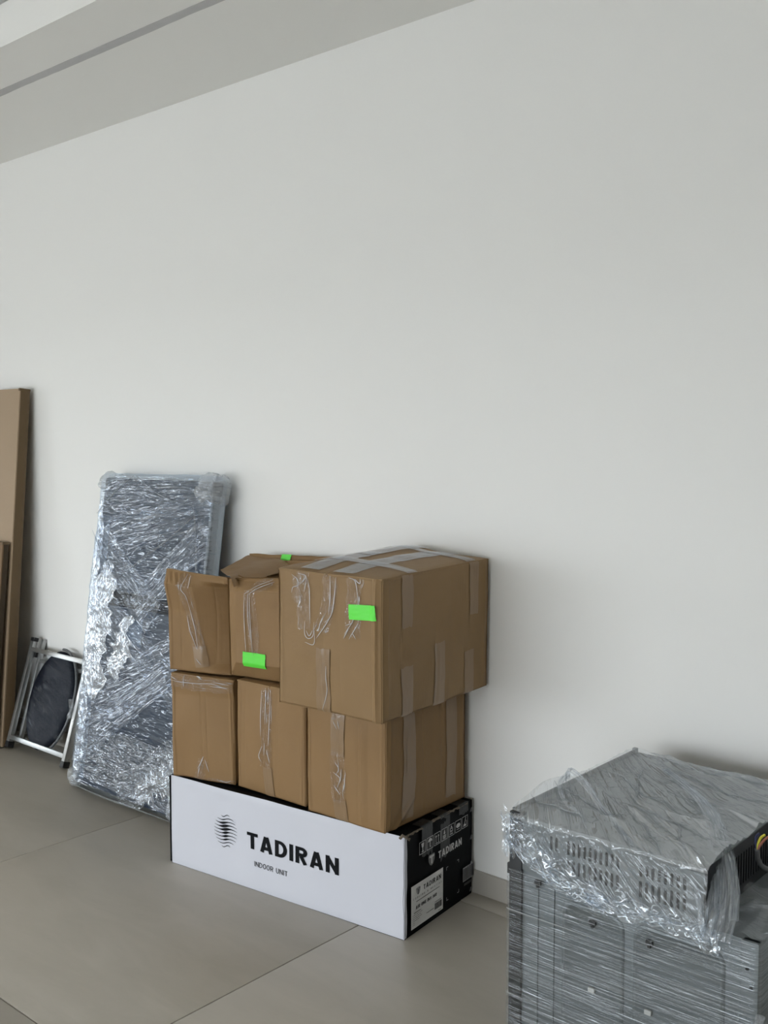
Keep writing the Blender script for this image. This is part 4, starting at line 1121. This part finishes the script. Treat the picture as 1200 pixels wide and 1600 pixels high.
# terminal cable and loose wires in the notch
tube('power_cable', [ow((-0.760, -0.508, 0.575)), ow((-0.760, -0.500, 0.552)), ow((-0.757, -0.480, 0.530)), ow((-0.745, -0.455, 0.518)), ow((-0.70, -0.42, 0.512))], 0.0052, 'cable', ov)
for (dx, m_) in ((0.0, 'wire_yellow'), (0.007, 'wire_brown'), (-0.007, 'wire_blue')):
    tube('loose_wire', [ow((-0.760, -0.507, 0.572)), ow((-0.760 + dx * 0.7, -0.503, 0.584)), ow((-0.757 + dx * 1.3, -0.497, 0.596)), ow((-0.752 + dx * 1.6, -0.488, 0.601))], 0.0026, m_, ov)

# stretch film around the lower body
def ov_disp(p, nn):
    return 0.0022 * N3(p.x * 4, p.z * 42, p.y * 4 + 2) + 0.0012 * N3(p.x * 9, p.z * 110, p.y * 9)
hx = (OX1 - OX0) / 2 + 0.007
vs, fs, uv = rounded_shell(hx, OYF - 0.008 - OC.y, OYB + 0.004 - OC.y, -0.02, 0.478, 0.014, 110, 90, 170, ov_disp)
keep = [f for f in fs if sum(vs[i].z for i in f) / 4 < 0.470 and min(vs[i].z for i in f) > 0.003]
mesh_obj('stretch_film', vs, keep, 'film_unit', ov, uv, smooth=True)
# loose sheet over the top, hanging over the upper edge; folds fan out from the far corner
def hem(x):
    t = (x - OX0) / (UX1 - OX0)
    return 0.505 - 0.050 * sm(t, 0.0, 0.6) + 0.010 * math.sin(t * 17) + 0.008 * N3(x * 40, 3)
YE = OYF - 0.010
def ridge(a, b, c, k=3):
    return (1 - abs(N3(a, b, c))) ** k
def fan(x, y):
    dx, dy = x - (OX0 - 0.35), y - (OYB + 0.30)
    return math.hypot(dx, dy), math.atan2(-dy, dx)
def drape(u, v):
    x = OX0 - 0.002 + (UX1 + 0.014 - OX0) * u
    run = (OYB - 0.012) - YE
    tt = v * 1.28
    yy_ = OYB - 0.012 - run * tt
    r_, th = fan(x, yy_)
    wr = 0.010 * (ridge(th * 11 + r_ * 2.5, r_ * 4, 1, 4) - 0.4) + 0.007 * (ridge(th * 26 + r_ * 6, r_ * 6, 5, 3) - 0.4) + 0.004 * (ridge(x * 14 - yy_ * 30, x * 9, 9, 2) - 0.4) + 0.007 * N3(x * 9, yy_ * 9, 2)
    wr *= 0.25 + 0.75 * sm(u, 0.0, 0.12)
    if tt <= 1.0:
        sag = -0.010 * math.sin(PI * tt) * math.sin(PI * min(1, max(0, u)))
        z = OZ + 0.004 + sag + wr * sm(tt, 0, 0.08) + 0.012 * math.exp(-((u - 0.02) / 0.05) ** 2 - ((tt - 0.72) / 0.14) ** 2) * 2.0 - 0.022 * (1 - sm(tt, 0.0, 0.05)) * sm(u, 0.02, 0.3)
        z -= 0.014 * sm(tt, 0.90, 1.0) ** 2
        return ow((x, yy_, max(z, OZ - 0.009)))
    s_ = (tt - 1.0) / 0.28
    z = (OZ - 0.010) + (hem(x) - (OZ - 0.010)) * s_
    y = YE - 0.003 * s_ - wr * 0.7 - 0.006 * sm(s_, 0.5, 1.0)
    return ow((x, min(y, OYF - 0.004), z))
def drape_uv(u, v):
    p_ = drape(u, v) + OC
    r_, th = fan(p_.x, p_.y - max(0.0, (OZ - 0.02 - p_.z)))
    return (r_ * 0.8, th * 0.75 + 0.12 * r_)
grid_obj('film_sheet', lambda u, v: drape(u, v * 0.79), 150, 150, 'film_top', ov, lambda u, v: drape_uv(u, v * 0.79))
grid_obj('film_sheet', lambda u, v: drape(u, 0.79 + v * 0.21), 150, 50, 'film_drape', ov, lambda u, v: drape_uv(u, 0.79 + v * 0.21))
# pulled creases standing up from the sheet
for (a_, b_, r_) in (((0.04, 0.55), (0.50, 0.62), 0.0030), ((0.10, 0.30), (0.62, 0.44), 0.0026), ((0.25, 0.12), (0.80, 0.30), 0.0026), ((0.02, 0.66), (0.42, 0.74), 0.0034), ((0.35, 0.50), (0.85, 0.60), 0.0028),
                     ((0.55, 0.20), (0.98, 0.26), 0.0030), ((0.60, 0.36), (0.98, 0.40), 0.0030), ((0.15, 0.46), (0.45, 0.66), 0.0026), ((0.48, 0.56), (0.78, 0.76), 0.0028), ((0.30, 0.08), (0.98, 0.10), 0.0036), ((0.62, 0.52), (0.92, 0.76), 0.0026), ((0.20, 0.18), (0.42, 0.48), 0.0024)):
    pp = []
    for k in range(13):
        t = k / 12
        u_ = a_[0] + (b_[0] - a_[0]) * t; v_ = a_[1] + (b_[1] - a_[1]) * t + 0.035 * N3(t * 3, a_[0] * 9, a_[1] * 7)
        pp.append(drape(u_, v_) + Vector((0, -0.001, 0.003)))
    tube('film_crease', pp, lambda t: r_ * (0.25 + math.sin(PI * t)), 'film_rope', ov, seg=6, flat=0.5, jitter=0.7, sub=4)
# crumpled bands gathered along the upper edge
def path_band(name, pts, width, mat, rough=0.010, n=90, nw=18, wdir=Vector((0, 0, 1)), uvs=1.0):
    P_ = catmull(pts, max(4, n // (len(pts) - 1)))
    L = sum((P_[i + 1] - P_[i]).length for i in range(len(P_) - 1))
    m = len(P_) - 1
    def fn(u, v):
        q = P_[min(m, int(round(u * m)))]
        wv = width(u) if callable(width) else width
        wv *= 1 + 0.45 * N3(u * 7, 2.0, len(pts)) * (1 if v in (0.0, 1.0) else 0.8)
        d = Vector((N3(q.x * 28, v * 5 + q.z * 20, 1), N3(q.x * 32, v * 7 + q.z * 26, 8), N3(q.x * 30, v * 5, 4)))
        d2 = Vector((0, N3(q.x * 90, v * 19, 8), 0))
        return q + wdir * (v - 0.5) * wv + d * rough + d2 * rough * 0.6 - Vector((0, abs(math.sin(v * PI)) * rough * 0.4, 0))
    return grid_obj(name, fn, m, nw, mat, ov, lambda u, v: (u * L * uvs, v * (width(0.5) if callable(width) else width) * uvs))
path_band('film_band', [ow((OX0 - 0.004, OYF - 0.016, 0.572)), ow((-1.185, OYF - 0.018, 0.548)), ow((-1.12, OYF - 0.018, 0.512)), ow((-1.04, OYF - 0.018, 0.476)), ow((-0.985, OYF - 0.018, 0.462))], lambda t: 0.062 - 0.025 * t, 'film_crumple', rough=0.013)
path_band('film_band', [ow((-1.03, OYF - 0.017, 0.475)), ow((-0.95, OYF - 0.018, 0.466)), ow((-0.87, OYF - 0.018, 0.472)), ow((-0.80, OYF - 0.020, 0.468)), ow((-0.745, OYF - 0.02, 0.458))], 0.042, 'film_crumple', rough=0.012)
path_band('film_band', [ow((OX0 - 0.002, OYF - 0.014, 0.535)), ow((-1.16, OYF - 0.016, 0.496)), ow((-1.08, OYF - 0.016, 0.468)), ow((-1.0, OYF - 0.016, 0.454))], 0.024, 'film_crumple')
path_band('film_band', [ow((OX0 + 0.002, OYF - 0.018, 0.595)), ow((-1.225, OYF - 0.018, 0.55)), ow((-1.222, OYF - 0.018, 0.50))], 0.03, 'film_crumple', wdir=Vector((1, 0, 0)))
# heavy gathered folds: pleated ribbons that follow a path
def gather(pts, width, pleats, mat='film_rope', amp=0.004, nw=36):
    P_ = catmull(pts, 14)
    m = len(P_) - 1
    L = sum((P_[i + 1] - P_[i]).length for i in range(m))
    def fn(u, v):
        i = min(m, int(round(u * m)))
        q = P_[i]
        t = (P_[min(m, i + 1)] - P_[max(0, i - 1)]).normalized()
        a = t.cross(Vector((0.3, -0.6, 0.75))).normalized(); b = a.cross(t).normalized()
        wv = width(u) * (1 + 0.25 * N3(u * 6, 1.0, pleats))
        ph = v * pleats * 2 * PI + 1.5 * N3(u * 5, v * 2, 3)
        return q + a * ((v - 0.5) * wv + 0.5 * amp * math.cos(ph)) + b * (amp * math.sin(ph) + 0.004 * N3(u * 12, v * 5, pleats) + 0.35 * wv * math.cos((v - 0.5) * PI))
    return grid_obj('film_fold', fn, m, nw, mat, ov, lambda u, v: (u * L, v * width(0.5) * 2))
rope = [ow((-1.09, -0.24, 0.600)), ow((-0.99, -0.33, 0.604)), ow((-0.91, -0.42, 0.608)), ow((-0.850, -0.50, 0.602)), ow((-0.803, -0.575, 0.583)), ow((-0.765, -0.64, 0.548)), ow((-0.748, -0.685, 0.505)), ow((-0.750, -0.705, 0.462))]
gather(rope, lambda t: 0.014 + 0.022 * sm(t, 0.1, 0.6) + 0.006 * t, 4)
gather([p + Vector((-0.020, -0.010, -0.002)) for p in rope[3:]], lambda t: 0.020 + 0.012 * t, 3, amp=0.003)
gather([p + Vector((0.016, -0.002, -0.006)) for p in rope[3:7]], lambda t: 0.016, 3, amp=0.003)
gather([ow((-0.80, -0.60, 0.575)), ow((-0.775, -0.655, 0.535)), ow((-0.772, -0.70, 0.49)), ow((-0.785, -0.712, 0.452))], lambda t: 0.060 - 0.040 * t, 5, 'film_drape', amp=0.003)
gather([ow((-0.83, -0.66, 0.578)), ow((-0.80, -0.70, 0.54)), ow((-0.785, -0.715, 0.50)), ow((-0.775, -0.716, 0.455))], lambda t: 0.008 + 0.004 * t, 2, amp=0.002)
gather([ow((OX0 + 0.006, -0.46, 0.600)), ow((-1.205, -0.49, 0.634)), ow((-1.175, -0.505, 0.634)), ow((-1.13, -0.53, 0.620)), ow((-1.07, -0.58, 0.604)), ow((-1.00, -0.64, 0.598)), ow((-0.94, -0.69, 0.585))], lambda t: 0.020 - 0.010 * t, 3, amp=0.003)
gather([ow((-1.205, -0.495, 0.632)), ow((-1.200, -0.54, 0.618)), ow((-1.16, -0.585, 0.602)), ow((-1.09, -0.63, 0.598))], lambda t: 0.013 - 0.006 * t, 2, amp=0.0025)
# film bunched on the ledge right of the vent section
def ledge(u, v):
    x = UX1 + 0.012 + (OX1 + 0.05 - UX1) * u
    y = OYF - 0.006 + 0.42 * v
    z = 0.486 + 0.018 * N3(x * 16, y * 20, 3) + 0.010 * N3(x * 40, y * 30, 6) + 0.03 * math.exp(-((v - 0.25) / 0.12) ** 2) * u
    return ow((x, y, max(z, 0.476)))
grid_obj('film_sheet', ledge, 40, 70, 'film_drape', ov, lambda u, v: (u * 0.3, v * 0.5))
tube('film_rope', [ow((-0.662, -0.73, 0.36)), ow((-0.672, -0.735, 0.325)), ow((-0.690, -0.735, 0.295)), ow((-0.698, -0.73, 0.25))], 0.008, 'film_rope', ov, seg=8, flat=0.6, jitter=0.6)
